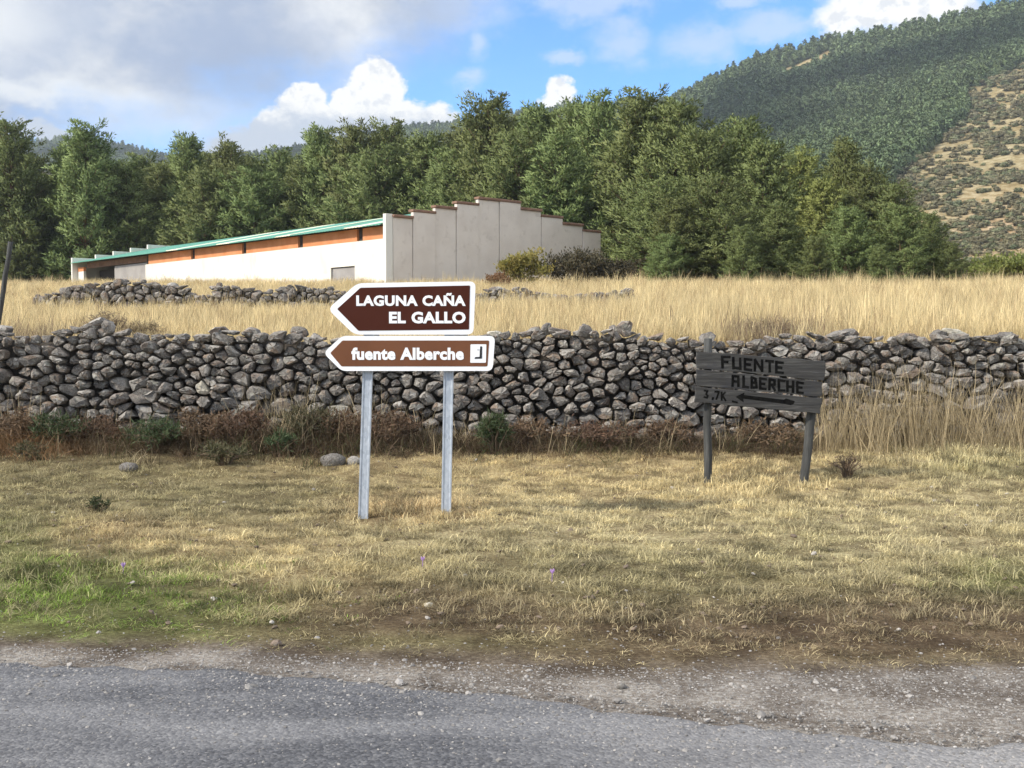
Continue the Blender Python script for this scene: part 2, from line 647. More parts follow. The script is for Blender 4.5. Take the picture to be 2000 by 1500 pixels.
m_ground, t, b = mat_base('earth and short turf')
co = t.new('ShaderNodeTexCoord').outputs['Object']
ca = t.new('ShaderNodeVertexColor', layer_name='cover')
n1 = t.noise(co, 2.3, 6, 0.65)
n2 = t.noise(t.scale_vec(co, (30, 38, 30)), 1.0, 7, 0.75)
col = t.mix(t.ss(n1, 0.35, 0.68), t.mix(1.0, ca.outputs[0], (0.42, 0.39, 0.37), 'MULTIPLY'), ca.outputs[0])
col = t.mix(t.ss(n2, 0.42, 0.62), t.mix(1.0, col, (0.55, 0.5, 0.46), 'MULTIPLY'), col)
t.put(b.inputs['Base Color'], col)
b.inputs['Roughness'].default_value = 0.95
b.inputs['Specular IOR Level'].default_value = 0.15
bump(t, b, t.m('ADD', t.noise(co, 24, 6, 0.7), t.m('MULTIPLY', n2, 0.6)), 0.9, 0.03)
ground = tri_obj('ground', V, T, m_ground, smooth=True)
tag(ground, 'grassy ground of the roadside and the field behind the wall', None, None, 'structure')
PX, PY = proj(V[:, 0], V[:, 1], V[:, 2])
cov = zone_col(PX, PY)
fieldc = np.array((0.56, 0.46, 0.25))
k = sstep(V[:, 1], 14.8, 15.2)[:, None]
cov = cov * (1 - k) + fieldc * k
dirt = np.array((0.26, 0.22, 0.17))
ge = grass_edge_px(PX) + (fbm(V[:, 0] * 2.5, V[:, 1] * 2.5, 41) - 0.5) * 50
k = (sstep(PY, ge - 40, ge - 2) * (V[:, 1] < 12))[:, None]
cov = cov * (1 - k) + dirt * k
gravel = np.array((0.47, 0.445, 0.40))
k = (sstep(PY, ge + 8 - 14, ge + 8 + 18) * (V[:, 1] < 12))[:, None]
k = np.where((V[:, 1] < 3)[:, None], 1.0, k)
cov = cov * (1 - k) + gravel * k
at_ = ground.data.color_attributes.new('cover', 'FLOAT_COLOR', 'POINT')
cc = np.ones((len(V), 4), dtype=np.float32)
cc[:, :3] = cov
at_.data.foreach_set('color', cc.ravel())

# ------------------------------------------------------------------ road: worn chip-seal sheet with a ragged edge
m_road, t, b = mat_base('worn chip seal')
co = t.new('ShaderNodeTexCoord').outputs['Object']
chip = t.vor(co, 70, 'Color')
chs = t.new('ShaderNodeSeparateColor')
t.put(chs.inputs[0], chip)
chd = t.vor(co, 70)
big = t.noise(t.scale_vec(co, (0.35, 1.3, 1)), 1.6, 5, 0.6)
fine_ = t.noise(co, 38, 5, 0.7)
col = t.ramp(chs.outputs[0], [(0.0, (0.085, 0.085, 0.088)), (0.5, (0.14, 0.14, 0.144)), (0.85, (0.195, 0.193, 0.19)), (1.0, (0.25, 0.246, 0.24))])
col = t.mix(t.ss(big, 0.38, 0.66), t.mix(1.0, col, (0.70, 0.705, 0.725), 'MULTIPLY'), t.mix(0.3, col, (0.30, 0.295, 0.29)))
col = t.mix(t.ss(fine_, 0.35, 0.7), t.mix(1.0, col, (0.75, 0.75, 0.77), 'MULTIPLY'), col)
ws = t.new('ShaderNodeSeparateXYZ')
t.put(ws.inputs[0], co)
wearx = t.m('ADD', ws.outputs[0], t.m('MULTIPLY', t.noise(co, 1.3, 4), 1.6))
col = t.mix(t.m('MULTIPLY', t.ss(wearx, 0.2, 3.0), 0.55), col, t.mix(chs.outputs[1], (0.20, 0.192, 0.183), (0.42, 0.40, 0.375)))
t.put(b.inputs['Base Color'], col)
b.inputs['Roughness'].default_value = 0.8
b.inputs['Specular IOR Level'].default_value = 0.35
bump(t, b, t.m('SUBTRACT', t.m('MULTIPLY', fine_, 0.4), chd), 0.45, 0.010)
rx = np.linspace(-9, 9, 220)
top = []
for x in rx:
    y = 5.6
    for _ in range(6):
        px, py = proj(np.array([x]), np.array([y]), np.array([0.0]))
        y = float(at(float(px[0]), float(road_edge_px(px[0])), 1.0).y * 1.0)
        d = ray(float(px[0]), float(road_edge_px(px[0])))
        y = (-CAMZ / d.z) * d.y
    top.append(y + (float(fbm(np.array([x * 1.1]), np.array([0.3]), 21)[0]) - 0.5) * 0.5 + R.uniform(-0.03, 0.03))
V, Fc = [], []
for i, x in enumerate(rx):
    V += [(x, -12, 0.014), (x, 2.0, 0.014), (x, top[i] - 0.12, 0.014), (x, top[i], -0.01)]
for i in range(len(rx) - 1):
    for s in range(3):
        a = i * 4 + s
        Fc.append((a, a + 4, a + 5, a + 1))
road = mesh_obj('road', V, Fc, m_road, smooth=True)
tag(road, 'worn grey chip-seal road with a crumbling edge', None, None, 'structure')


# ------------------------------------------------------------------ mountain
RIDGE = [(-1800, 265), (-900, 277), (-400, 270), (-100, 290), (60, 290), (130, 280), (200, 286), (260, 300), (330, 319), (400, 326), (520, 314), (600, 303), (700, 281), (800, 264), (890, 259), (1000, 241), (1060, 232), (1150, 225), (1290, 219), (1340, 197), (1470, 137), (1540, 119), (1600, 104), (1700, 85), (1850, 54), (1930, 38), (2000, 23), (2200, -1), (2600, 4), (3400, 89), (4200, 179)]
DIST = [(-1800, 1500), (0, 1500), (320, 1300), (420, 1150), (900, 1050), (1290, 900), (1600, 780), (2000, 640), (4200, 500)]


def mtn(u, tt):
    """u: bearing (as a pixel column), tt: 0 foot .. 1 ridge"""
    yr = np.interp(u, [p[0] for p in DIST], [p[1] for p in DIST])
    pr = np.interp(u, [p[0] for p in RIDGE], [p[1] for p in RIDGE])
    y0 = 112.0
    yy = y0 * (yr / y0) ** tt
    pf = 572.0
    py = pf - (pf - pr) * tt ** 1.25
    z = CAMZ + (HOR - py) / F * yy
    x = (u - CX) / F * yy
    rel = (fbm(x / 90 + 7, yy / 90, 31, 4) - 0.5)
    z = z + rel * 34 * np.clip(tt * (1 - tt) * 4, 0, 1) * sstep(tt, 0.05, 0.5) * (yy / 900)
    return x, yy, z


us = np.linspace(-1800, 4200, 300)
ts = np.linspace(0, 1, 70)
U, TT = np.meshgrid(us, ts)
MX, MY, MZ = mtn(U, TT)
# back side, falling away
BX, BY, BZ = MX[-1] * 1.4, MY[-1] * 1.4, MZ[-1] * 0.2
V = np.concatenate([np.stack([MX, MY, MZ], -1).reshape(-1, 3), np.stack([BX, BY, BZ], -1)])
nu, nt = len(us), len(ts) + 1
ii, jj = np.meshgrid(np.arange(nu - 1), np.arange(nt - 1))
q = (jj * nu + ii).ravel()
T = np.stack([q, q + 1, q + nu + 1, q + nu], -1)
SCRUB = [(1748, 342), (1790, 312), (1850, 262), (1890, 222), (1895, 205), (1868, 187), (1930, 160), (2000, 128), (2200, 60), (2600, 40), (2600, 640), (1700, 640), (1700, 420)]


def in_poly(px, py, poly):
    r = np.zeros(px.shape, dtype=bool)
    j = len(poly) - 1
    for i in range(len(poly)):
        xi, yi = poly[i]
        xj, yj = poly[j]
        c_ = ((yi > py) != (yj > py)) & (px < (xj - xi) * (py - yi) / (yj - yi + 1e-9) + xi)
        r ^= c_
        j = i
    return r


PX, PY = proj(V[:, 0], V[:, 1], V[:, 2])
m_mtn, t, b = mat_base('mountain soil')
co = t.new('ShaderNodeTexCoord').outputs['Object']
ca = t.new('ShaderNodeVertexColor', layer_name='cover')
n1 = t.noise(co, 0.09, 6, 0.65)
n2 = t.noise(co, 0.45, 5, 0.7)
col = t.mix(t.ss(n1, 0.35, 0.65), t.mix(1.0, ca.outputs[0], (0.75, 0.7, 0.6), 'MULTIPLY'), ca.outputs[0])
col = t.mix(t.ss(n2, 0.4, 0.62), t.mix(1.0, col, (0.65, 0.6, 0.5), 'MULTIPLY'), col)
t.put(b.inputs['Base Color'], col)
b.inputs['Roughness'].default_value = 0.95
b.inputs['Specular IOR Level'].default_value = 0.1
bump(t, b, n2, 0.6, 1.2)
mountain = tri_obj('mountain', V, T, m_mtn, smooth=True)
tag(mountain, 'wooded mountain slope rising to the right with a bare scrub flank', None, None, 'structure')
sc = in_poly(PX, PY, SCRUB)[:, None]
cov = np.where(sc, np.array((0.40, 0.345, 0.21)), np.array((0.13, 0.12, 0.06)))
for (cx_, cy_, rx_, ry_) in [(1580, 118, 60, 22), (1740, 48, 120, 12), (1480, 100, 24, 8)]:
    g = np.exp(-(((PX - cx_) / rx_) ** 2 + ((PY - cy_ + (PX - cx_) * 0.36) / ry_) ** 2))[:, None]
    cov = cov * (1 - g) + np.array((0.42, 0.35, 0.2)) * g
pk = np.exp(-(((PX - 1960) / 90) ** 2 + ((PY - 450) / 60) ** 2))[:, None]
cov = cov * (1 - pk * 0.7) + np.array((0.55, 0.40, 0.27)) * pk * 0.7
at_ = mountain.data.color_attributes.new('cover', 'FLOAT_COLOR', 'POINT')
cc = np.ones((len(V), 4), dtype=np.float32)
cc[:, :3] = cov
at_.data.foreach_set('color', cc.ravel())

m_far = mat_leaf('far pine needles', None, None, tint=True, trans=0.15)


def far_tree(seed, round_=False):
    r = np.random.default_rng(seed)
    V, T = [], []
    n = 280 if not round_ else 150
    for i in range(n):
        if round_:
            d = r.normal(0, 1, 3)
            d /= np.linalg.norm(d)
            p = d * np.array([0.5, 0.5, 0.38]) * r.uniform(0.6, 1) + np.array([0, 0, 0.34])
        else:
            h = r.uniform(0.05, 1) ** 0.9
            a = r.uniform(0, 2 * math.pi)
            rad = 0.42 * (1 - h) ** 0.65 * (0.55 + 0.45 * r.uniform()) + 0.015
            p = np.array([math.cos(a) * rad, math.sin(a) * rad, h])
        s = (0.13 if round_ else 0.082) * (1.15 - 0.5 * p[2])
        k = len(V)
        for _ in range(3):
            V.append(p + r.normal(0, 1, 3) * s * np.array([0.9, 0.9, 0.75]))
        T.append((k, k + 1, k + 2))
    V = np.array(V)
    cen = V.reshape(-1, 3, 3).mean(1)
    out = cen - np.array([0, 0, 0.4]) * np.array([1, 1, 0.9])
    return oriented('far tree', V, out + np.array([0, 0, 0.12]), m_far)


FT = [far_tree(200 + i) for i in range(4)]
FB = [far_tree(220 + i, True) for i in range(3)]
# forest: trees spread evenly over the slope
n = 50000
u = G.uniform(-250, 2250, n)
tq = G.uniform(0.16, 1.0, n) ** 0.62
x, y, z = mtn(u, tq)
px, py = proj(x, y, z)
keep = ~in_poly(px, py, SCRUB)
keep &= ~((np.abs(px - 1580) < 50) & (np.abs(py - 130 + (px - 1580) * 0.42) < 12 + 5 * G.uniform(size=n)))
keep &= ~((np.abs(px - 1760) < 120) & (np.abs(py - 54 + (px - 1760) * 0.22) < 15) & (G.uniform(size=n) < 0.9))
keep &= ~((np.abs(px - 1690) < 90) & (np.abs(py - 308 + (px - 1690) * 0.12) < 9) & (G.uniform(size=n) < 0.8))
# what the near pines hide wholly needs no trees
hid = np.interp(px, [-250, 0, 400, 700, 940, 1250, 1500, 1700, 1800, 1900, 2250], [330, 330, 360, 330, 290, 290, 380, 470, 560, 620, 620])
keep &= py < hid
x, y, z, px, py = x[keep], y[keep], z[keep], px[keep], py[keep]
n = len(x)
size = 5.9 * G.uniform(0.7, 1.35, n) * np.clip(y / 700, 0.65, 1.15)
v = G.uniform(0.75, 1.25, n)[:, None] * (0.8 + 0.4 * fbm(x / 60, y / 60, 77)[:, None])
tint = np.array((0.125, 0.175, 0.085)) * v + np.array((0.02, 0.012, 0.0)) * G.uniform(0, 1, (n, 1))
rot = np.zeros((n, 3))
rot[:, 2] = G.uniform(0, 6.28, n)
scl = np.stack([size * 1.15, size * 1.15, size * G.uniform(1.1, 1.5, n)], -1)
scatter('mountain_forest', np.stack([x, y, z - 0.3], -1), rot, scl, G.integers(0, 4, n), tint, FT,
        'pine forest covering the mountain slope as one mass', 'forest')
print('forest', n)
# scrub on the bare flank
n = 34000
u = G.uniform(1690, 2260, n)
tq = G.uniform(0.05, 1.0, n) ** 0.7
x, y, z = mtn(u, tq)
px, py = proj(x, y, z)
keep = in_poly(px, py, SCRUB) & (py > 100)
keep &= G.uniform(size=len(x)) < 0.04 + 0.24 * sstep(fbm(x / 10, y / 22, 55), 0.35, 0.65)
x, y, z, px, py = x[keep], y[keep], z[keep], px[keep], py[keep]
n = len(x)
size = 1.2 * G.uniform(0.45, 1.5, n) * np.clip(y / 260, 0.6, 2.0)
dk = G.uniform(0, 1, (n, 1))
tint = np.array((0.235, 0.215, 0.125)) * (0.55 + 0.6 * dk) + np.array((-0.02, 0.015, 0.0)) * (G.uniform(0, 1, (n, 1)) < 0.3)
rot = np.zeros((n, 3))
rot[:, 2] = G.uniform(0, 6.28, n)
scl = np.stack([size * 1.4, size * 1.4, size], -1)
scatter('hillside_scrub', np.stack([x, y, z], -1), rot, scl, G.integers(0, 3, n), tint, FB,
        'low grey-brown scrub dotted over the bare golden hillside', 'scrub')
print('scrub', n)


# unseen low clouds, added outside the view to cast shadows across the mountain
m_cloud, t, b = mat_base('cloud')
b.inputs['Base Color'].default_value = (0.85, 0.86, 0.88, 1)
b.inputs['Roughness'].default_value = 1.0
b.inputs['Specular IOR Level'].default_value = 0.0


def cloud(px, py, tt_, lx, ly, lz, seed, label):
    """a lumpy bank of cloud whose shadow falls on the slope at that bearing"""
    r = np.random.default_rng(seed)
    xs_, ys_, zs_ = mtn(np.array([float(px)]), np.array([tt_]))
    p = Vector((float(xs_[0]), float(ys_[0]), float(zs_[0])))
    p = p + sdir * ((470 - p.z) / sdir.z)
    bm = bmesh.new()
    for i in range(16):
        f = i / 15 - 0.5
        mt = Matrix.Translation((f * lx, r.normal(0, ly * 0.16), r.normal(0, lz * 0.1))) @ Matrix.Diagonal((lx * r.uniform(.09, .15), ly * r.uniform(.25, .5) * (1.15 - abs(f)), lz * r.uniform(.3, .5), 1))
        bmesh.ops.create_icosphere(bm, subdivisions=2, radius=1, matrix=mt)
    me = bpy.data.meshes.new('cloud')
    bm.to_mesh(me)
    bm.free()
    me.polygons.foreach_set('use_smooth', [True] * len(me.polygons))
    me.materials.append(m_cloud)
    o = bpy.data.objects.new('cloud', me)
    COL.objects.link(o)
    o.location = p
    tag(o, label, None, None, 'structure')
    return o


cl = cloud(1450, 220, 0.80, 420, 90, 40, 1, 'long unseen cloud added to shade the mountain slope')
cl.rotation_euler[2] = math.radians(62)
cl = cloud(1850, 70, 0.90, 420, 130, 50, 2, 'broad unseen cloud added to shade the upper slope')
cl.rotation_euler[2] = math.radians(-20)
cl = cloud(180, 280, 0.93, 700, 300, 60, 3, 'large unseen cloud added to shade the far left hill')


# ------------------------------------------------------------------ dry-stone walls
def stone_mat(name, ramp, val=1.0):
    m, t, b = mat_base(name)
    g = t.new('ShaderNodeNewGeometry')
    oi = t.new('ShaderNodeObjectInfo')
    co = t.new('ShaderNodeTexCoord').outputs['Object']
    sh = t.new('ShaderNodeVectorMath', operation='ADD')
    t.put(sh.inputs[0], co)
    cmb_ = t.new('ShaderNodeCombineXYZ')
    rnd = t.m('FRACT', t.m('ADD', g.outputs['Random Per Island'], t.m('MULTIPLY', oi.outputs['Random'], 7.31)))
    t.put(cmb_.inputs[0], t.m('MULTIPLY', rnd, 40))
    t.put(cmb_.inputs[1], t.m('MULTIPLY', rnd, 17))
    t.put(sh.inputs[1], cmb_.outputs[0])
    co = sh.outputs[0]
    col = t.ramp(rnd, ramp)
    sp = t.noise(co, 60, 4, 0.7)
    col = t.mix(t.ss(sp, 0.35, 0.65), t.mix(1.0, col, (0.68, 0.67, 0.66), 'MULTIPLY'), t.mix(0.18, col, (0.55, 0.53, 0.5)))
    li = t.noise(co, 9, 5, 0.65)
    col = t.mix(t.m('MULTIPLY', t.ss(li, 0.56, 0.66), 0.55), col, (0.33, 0.33, 0.27))     # lichen
    col = t.mix(t.m('MULTIPLY', t.ss(t.noise(co, 5.3, 4), 0.58, 0.72), 0.6), col, (0.10, 0.09, 0.08))
    t.put(b.inputs['Base Color'], col)
    b.inputs['Roughness'].default_value = 0.92
    b.inputs['Specular IOR Level'].default_value = 0.2
    bump(t, b, t.m('ADD', t.noise(co, 26, 6, 0.65), t.m('MULTIPLY', t.noise(co, 7, 3), 1.2)), 0.75, 0.02)
    return m


m_stone = stone_mat('field granite', [(0.0, (0.095, 0.085, 0.075)), (0.3, (0.16, 0.145, 0.125)), (0.5, (0.225, 0.205, 0.18)), (0.62, (0.22, 0.155, 0.105)), (0.72, (0.17, 0.135, 0.11)),
                                      (0.86, (0.27, 0.25, 0.222)), (1.0, (0.42, 0.395, 0.35))])
m_pale = stone_mat('pale granite', [(0.0, (0.52, 0.48, 0.38)), (1.0, (0.58, 0.54, 0.44))])
m_core = mat_noise('shade-dark rubble fill', (0.07, 0.06, 0.05), (0.11, 0.095, 0.08), 6, 0.95, 12, 0.8, 0.05)  # coloured dark so the gaps between the stones look shaded


def clip_poly(poly, nx_, nz_, d):
    out = []
    n = len(poly)
    for i in range(n):
        a, b = poly[i], poly[(i + 1) % n]
        da = a[0] * nx_ + a[1] * nz_ - d
        db = b[0] * nx_ + b[1] * nz_ - d
        if da <= 0:
            out.append(a)
        if (da < 0 < db) or (db < 0 < da):
            s = da / (da - db)
            out.append((a[0] + (b[0] - a[0]) * s, a[1] + (b[1] - a[1]) * s))
    return out


def voronoi(seeds, ax, x0, x1, z0, z1f):
    """cells of stretched Voronoi diagram; z1f(x) is the top"""
    S = np.array(seeds)
    cells = []
    for i, (sx, sz) in enumerate(seeds):
        poly = [(x0, z0), (x1, z0), (x1, z1f(sx)), (x0, z1f(sx))]
        d2 = ((S[:, 0] - sx) / ax) ** 2 + (S[:, 1] - sz) ** 2
        for j in np.argsort(d2)[1:22]:
            ox, oz = S[j]
            nx_, nz_ = (ox - sx) / ax ** 2, (oz - sz)
            mx_, mz_ = (ox + sx) / 2, (oz + sz) / 2
            poly = clip_poly(poly, nx_, nz_, mx_ * nx_ + mz_ * nz_)
            if len(poly) < 3:
                break
        cells.append(poly)
    return cells


def poly_area_c(p):
    a = cx_ = cz_ = 0
    for i in range(len(p)):
        x0, z0 = p[i]
        x1, z1 = p[(i + 1) % len(p)]
        k = x0 * z1 - x1 * z0
        a += k
        cx_ += (x0 + x1) * k
        cz_ += (z0 + z1) * k
    a *= 0.5
    if abs(a) < 1e-7:
        return 0, p[0][0], p[0][1]
    return abs(a), cx_ / (6 * a), cz_ / (6 * a)


def stone_geo(poly, rr, cxz, gap=0.010):
    """a rounded field stone filling its place in the wall face; front towards -Y; local coords about cxz"""
    cx_, cz_ = cxz
    pts = [Vector((x - cx_, z - cz_)) for x, z in poly]
    # drop tiny edges
    q = []
    for p in pts:
        if not q or (p - q[-1]).length > 0.022:
            q.append(p)
    if len(q) > 3 and (q[0] - q[-1]).length < 0.022:
        q.pop()
    if len(q) < 3:
        return None
    for _ in range(2 if len(q) < 7 else 1):
        o = []
        for i in range(len(q)):
            a, b = q[i], q[(i + 1) % len(q)]
            k = rr.uniform(0.12, 0.24)
            o += [a.lerp(b, k), a.lerp(b, 1 - k)]
        q = o
        if len(q) > 16:
            break
    rad = sum(p.length for p in q) / len(q)
    sh = max(0.5, 1 - gap / max(rad, 0.02)) * rr.uniform(0.84, 1.16)
    ro = rr.uniform(-0.3, 0.3)
    cr_, sr_ = math.cos(ro), math.sin(ro)
    q = [Vector((p.x * cr_ - p.y * sr_, p.x * sr_ + p.y * cr_)) * sh * rr.uniform(0.9, 1.04) for p in q]
    k = rad * rr.uniform(0.7, 1.15)
    tx, tz = rr.uniform(-0.45, 0.45), rr.uniform(-0.5, 0.35)
    fl = rr.uniform(0.55, 0.85)
    rings = [(0.9, 1.5), (1.0, 0.35), (0.95, -0.15), (fl + 0.08, -0.46), (fl * 0.5, -0.56)]
    V, Fc = [], []
    n = len(q)
    for s, yk in rings:
        for p in q:
            jx, jz = rr.uniform(-.08, .08) * rad, rr.uniform(-.08, .08) * rad
            pp = p * s
            V.append((pp.x + jx, yk * k + (pp.x * tx + pp.y * tz) * (0.8 if yk < 0 else 0) + rr.uniform(-.10, .10) * rad, pp.y + jz))
    V.append((rr.uniform(-.1, .1) * rad, -0.63 * k, rr.uniform(-.1, .1) * rad))
    for r_ in range(len(rings) - 1):
        for i in range(n):
            a = r_ * n + i
            b = r_ * n + (i + 1) % n
            Fc.append((a, b, b + n, a + n))
    l = (len(rings) - 1) * n
    for i in range(n):
        Fc.append((l + i, l + (i + 1) % n, len(V) - 1))
    Fc.append(tuple(range(n - 1, -1, -1)))
    # faces must look towards -Y: polygons wound counter-clockwise in (x,z) seen from -Y are already so
    return V, Fc


def build_wall(name, y_front, x0, x1, zb, zt, rmin, rmax, ax, seed, thick, label, vis, pale=(), group=None, limit=300, extra_top=0):
    rr = random.Random(seed)
    seeds = []
    cell = {}
    tries = int((x1 - x0) * 1.6 / (rmin * rmin) * 9)
    for _ in range(tries):
        x = rr.uniform(x0, x1)
        lo, hi = zb(x), zt(x)
        z = rr.uniform(lo, hi)
        f = (z - lo) / max(hi - lo, 0.1)
        r_ = (rmax + (rmin - rmax) * min(1, f * 1.25)) * rr.choice((0.5, 0.65, 0.85, 1.1, 1.6))
        ok = True
        gi, gj = int(x / 0.5), int(z / 0.5)
        for a in (-1, 0, 1):
            for b in (-1, 0, 1):
                for (ox, oz, orad) in cell.get((gi + a, gj + b), ()):
                    if ((ox - x) / ax) ** 2 + (oz - z) ** 2 < ((r_ + orad) * 0.5) ** 2:
                        ok = False
                        break
                if not ok:
                    break
            if not ok:
                break
        if ok:
            cell.setdefault((gi, gj), []).append((x, z, r_))
            seeds.append((x, z))
    zmin = min(zb(x0 + (x1 - x0) * i / 40) for i in range(41)) - 0.1
    cells = voronoi(seeds, ax, x0, x1, zmin, zt)
    cells = [p_ for p_ in cells]
    root = empty(name, ((x0 + x1) / 2, y_front, zb((x0 + x1) / 2)))
    tag(root, label, 'stone wall', group)
    stones = []
    for poly in cells:
        if len(poly) < 3:
            continue
        a, cx_, cz_ = poly_area_c(poly)
        if a < 0.002:
            continue
        g = stone_geo(poly, rr, (cx_, cz_))
        if not g:
            continue
        f = (cz_ - zb(cx_)) / max(zt(cx_) - zb(cx_), .1)
        batter = 0.10 * f
        stones.append((a, cx_, y_front + batter + rr.uniform(-0.085, 0.085), cz_, g))
    # loose stones lying along the top
    for _ in range(extra_top):
        x = rr.uniform(x0, x1)
        w, h = rr.uniform(0.08, 0.2), rr.uniform(0.06, 0.13)
        ang = [2 * math.pi * (i + rr.uniform(-.25, .25)) / 7 for i in range(7)]
        tl = rr.uniform(-0.4, 0.4)
        poly = [(w * math.cos(a_) * rr.uniform(.8, 1.1), h * math.sin(a_) * rr.uniform(.8, 1.1) + tl * w * math.cos(a_) * .5) for a_ in ang]
        g = stone_geo(poly, rr, (0, 0), 0.0)
        stones.append((w * h * 3, x, y_front + 0.10 + rr.uniform(-0.03, 0.22), zt(x) + h * rr.uniform(-0.5, 0.3), g))
    inview = [s for s in stones if vis(s)]
    inview.sort(key=lambda s: -s[0])
    sep_ = inview[:limit]
    ids = {id(s) for s in sep_}
    rest = [s for s in stones if id(s) not in ids]
    pp = []
    for pxy in pale:
        best = min(sep_, key=lambda s: (lambda q_: (q_[0] - pxy[0]) ** 2 + (q_[1] - pxy[1]) ** 2)([float(v_) for v_ in proj(np.float64(s[1]), np.float64(s[2]), np.float64(s[3]))]))
        pp.append(id(best))
    for s in sep_:
        o = mesh_obj('stone', s[4][0], s[4][1], m_pale if id(s) in pp else m_stone, None, True)
        o.data.set_sharp_from_angle(angle=math.radians(27))
        o.location = s[1:4]
        set_parent(o, root)
    if rest:
        mb = MB()
        for s in rest:
            mb.add([(v_[0] + s[1], v_[1] + s[2], v_[2] + s[3]) for v_ in s[4][0]], s[4][1])
        o = mesh_obj('small_stones', mb.v, mb.f, m_stone, None, True)
        o.data.set_sharp_from_angle(angle=math.radians(27))
        set_parent(o, root)
        tag(o, kind='stuff')
    # rubble heart of the wall, its dark colour standing for shade in the gaps
    mb = MB()
    xs = np.linspace(x0, x1, 60)
    for i in range(len(xs) - 1):
        xa, xb = xs[i], xs[i + 1]
        za, zc = zt(xa) - 0.1, zt(xb) - 0.1
        mb.box8([(xa, y_front + .25, zb(xa) - .3), (xb, y_front + .25, zb(xb) - .3), (xb, y_front + thick, zb(xb) - .3), (xa, y_front + thick, zb(xa) - .3),
                 (xa, y_front + .32, za), (xb, y_front + .32, zc), (xb, y_front + thick, zc), (xa, y_front + thick, za)])
    mb.build('rubble_core', m_core, root)
    print(name, 'stones', len(stones), 'in view', len(inview))
    return root


def fz(seed, amp, sc_):
    return lambda x: (float(fbm(np.array([x * sc_]), np.array([1.7]), seed, 3)[0]) - 0.5) * amp


n_top = fz(71, 0.22, 1.6)
n_bot = fz(72, 0.06, 0.8)


def main_top(x):
    px = CX + F * x / WALL_Y
    py = np.interp(px, [-400, 0, 170, 300, 600, 900, 1200, 1400, 1650, 2000, 2400], [648, 652, 640, 652, 652, 655, 648, 656, 654, 656, 650])
    return CAMZ + (HOR - py) / F * WALL_Y + n_top(x)


def main_bot(x):
    return 0.12 + n_bot(x)


def vis_main(s):
    return abs(s[1]) < 6.75


main_wall = build_wall('stone_wall', WALL_Y, -9.5, 9.5, main_bot, main_top, 0.118, 0.215, 1.45, 5, 0.62,
                       'long dry-stone wall of grey field stones running behind the signs', vis_main,
                       pale=((413, 765), (680, 805), (1480, 765), (955, 690), (1895, 630)), extra_top=34)

# ruined field wall higher up, left of the signs
n_top2 = fz(81, 0.5, 0.9)


def up_bot(x):
    return float(H(np.array([x]), np.array([30.0]))[0]) - 0.05


def up_top(x):
    px = CX + F * x / 30.0
    py = np.interp(px, [40, 100, 130, 200, 240, 300, 355, 370, 415, 430, 470, 510, 540, 590, 640, 720], [585, 570, 558, 551, 549, 554, 560, 576, 574, 555, 558, 572, 564, 557, 566, 568])
    return CAMZ + (HOR - py) / F * 30.0 + n_top2(x) * 0.25


build_wall('ruined_wall', 30.0, at(60, 600, 30).x, at(745, 600, 30).x, up_bot, up_top, 0.19, 0.26, 1.15, 9, 0.5,
           'low crumbling field wall of dark stones in front of the white shed', lambda s: True, extra_top=16)
n_top3 = fz(91, 0.6, 0.8)


def r_top(x):
    return up_bot(x) + 0.62 + n_top3(x)


build_wall('ruined_wall', 31.0, at(905, 600, 31).x, at(1240, 600, 31).x, up_bot, r_top, 0.2, 0.27, 1.15, 10, 0.5,
           'half-buried field wall of grey stones in the tall grass below the shed gable', lambda s: True, extra_top=8)


# ------------------------------------------------------------------ shed
BY0 = 55.0
Lv = Vector((-0.669, 0.743, 0)).normalized()          # along the long wall, away to the left
Gv = Vector((Lv.y, -Lv.x, 0))                          # along the gable, to the right
C0 = at(768, 553, BY0)
CZ = 3.9                                               # ground level under the shed
nL = Vector((-Gv.x, -Gv.y, 0))                         # outwards from the long wall
nG = Vector((-Lv.x, -Lv.y, 0))                         # outwards from the gable


def on_plane(px, py, p0, nrm):
    d = ray(px, py)
    o = Vector((0, 0, CAMZ))
    return o + d * ((p0 - o).dot(nrm) / d.dot(nrm))


def along(px, py, p0, nrm, ax_):
    p = on_plane(px, py, p0, nrm)
    return (p - p0).dot(ax_), p.z


m_panel = mat_noise('grey rendered panel', (0.58, 0.525, 0.46), (0.65, 0.595, 0.525), 0.9, 0.9, 30, 0.25, 0.01, c3=(0.54, 0.485, 0.42))
m_white = mat_noise('whitewash', (0.62, 0.60, 0.53), (0.71, 0.69, 0.625), 0.35, 0.9, 25, 0.25, 0.01, c3=(0.58, 0.55, 0.47), stretch=(1, 1, 0.35))
m_plinth = mat_noise('stained whitewash', (0.62, 0.57, 0.48), (0.74, 0.71, 0.64), 0.8, 0.95, 25, 0.3, 0.01)
m_orange = mat_noise('orange brick', (0.52, 0.20, 0.08), (0.60, 0.26, 0.12), 1.5, 0.9, 25, 0.3, 0.01)
m_cap = mat_noise('clay coping', (0.17, 0.10, 0.068), (0.24, 0.145, 0.10), 2.5, 0.9, 20, 0.4, 0.01)
m_green = mat_noise('green sheet roof', (0.09, 0.27, 0.20), (0.12, 0.33, 0.25), 0.7, 0.55, 30, 0.1, 0.005, spec=0.4)
m_cream = mat_noise('cream rooflight sheet', (0.70, 0.69, 0.50), (0.76, 0.75, 0.58), 0.7, 0.5, 30, 0.1, 0.005, spec=0.4)
m_door = mat_noise('galvanised door', (0.26, 0.245, 0.23), (0.33, 0.31, 0.29), 1.2, 0.6, 30, 0.1, 0.005)
m_dark = mat_noise('dark fitting and bay shade', (0.03, 0.025, 0.02), (0.05, 0.04, 0.035), 1.2, 0.8, 30, 0.1, 0.005)  # vents and handle; also paints the shade inside the open bay

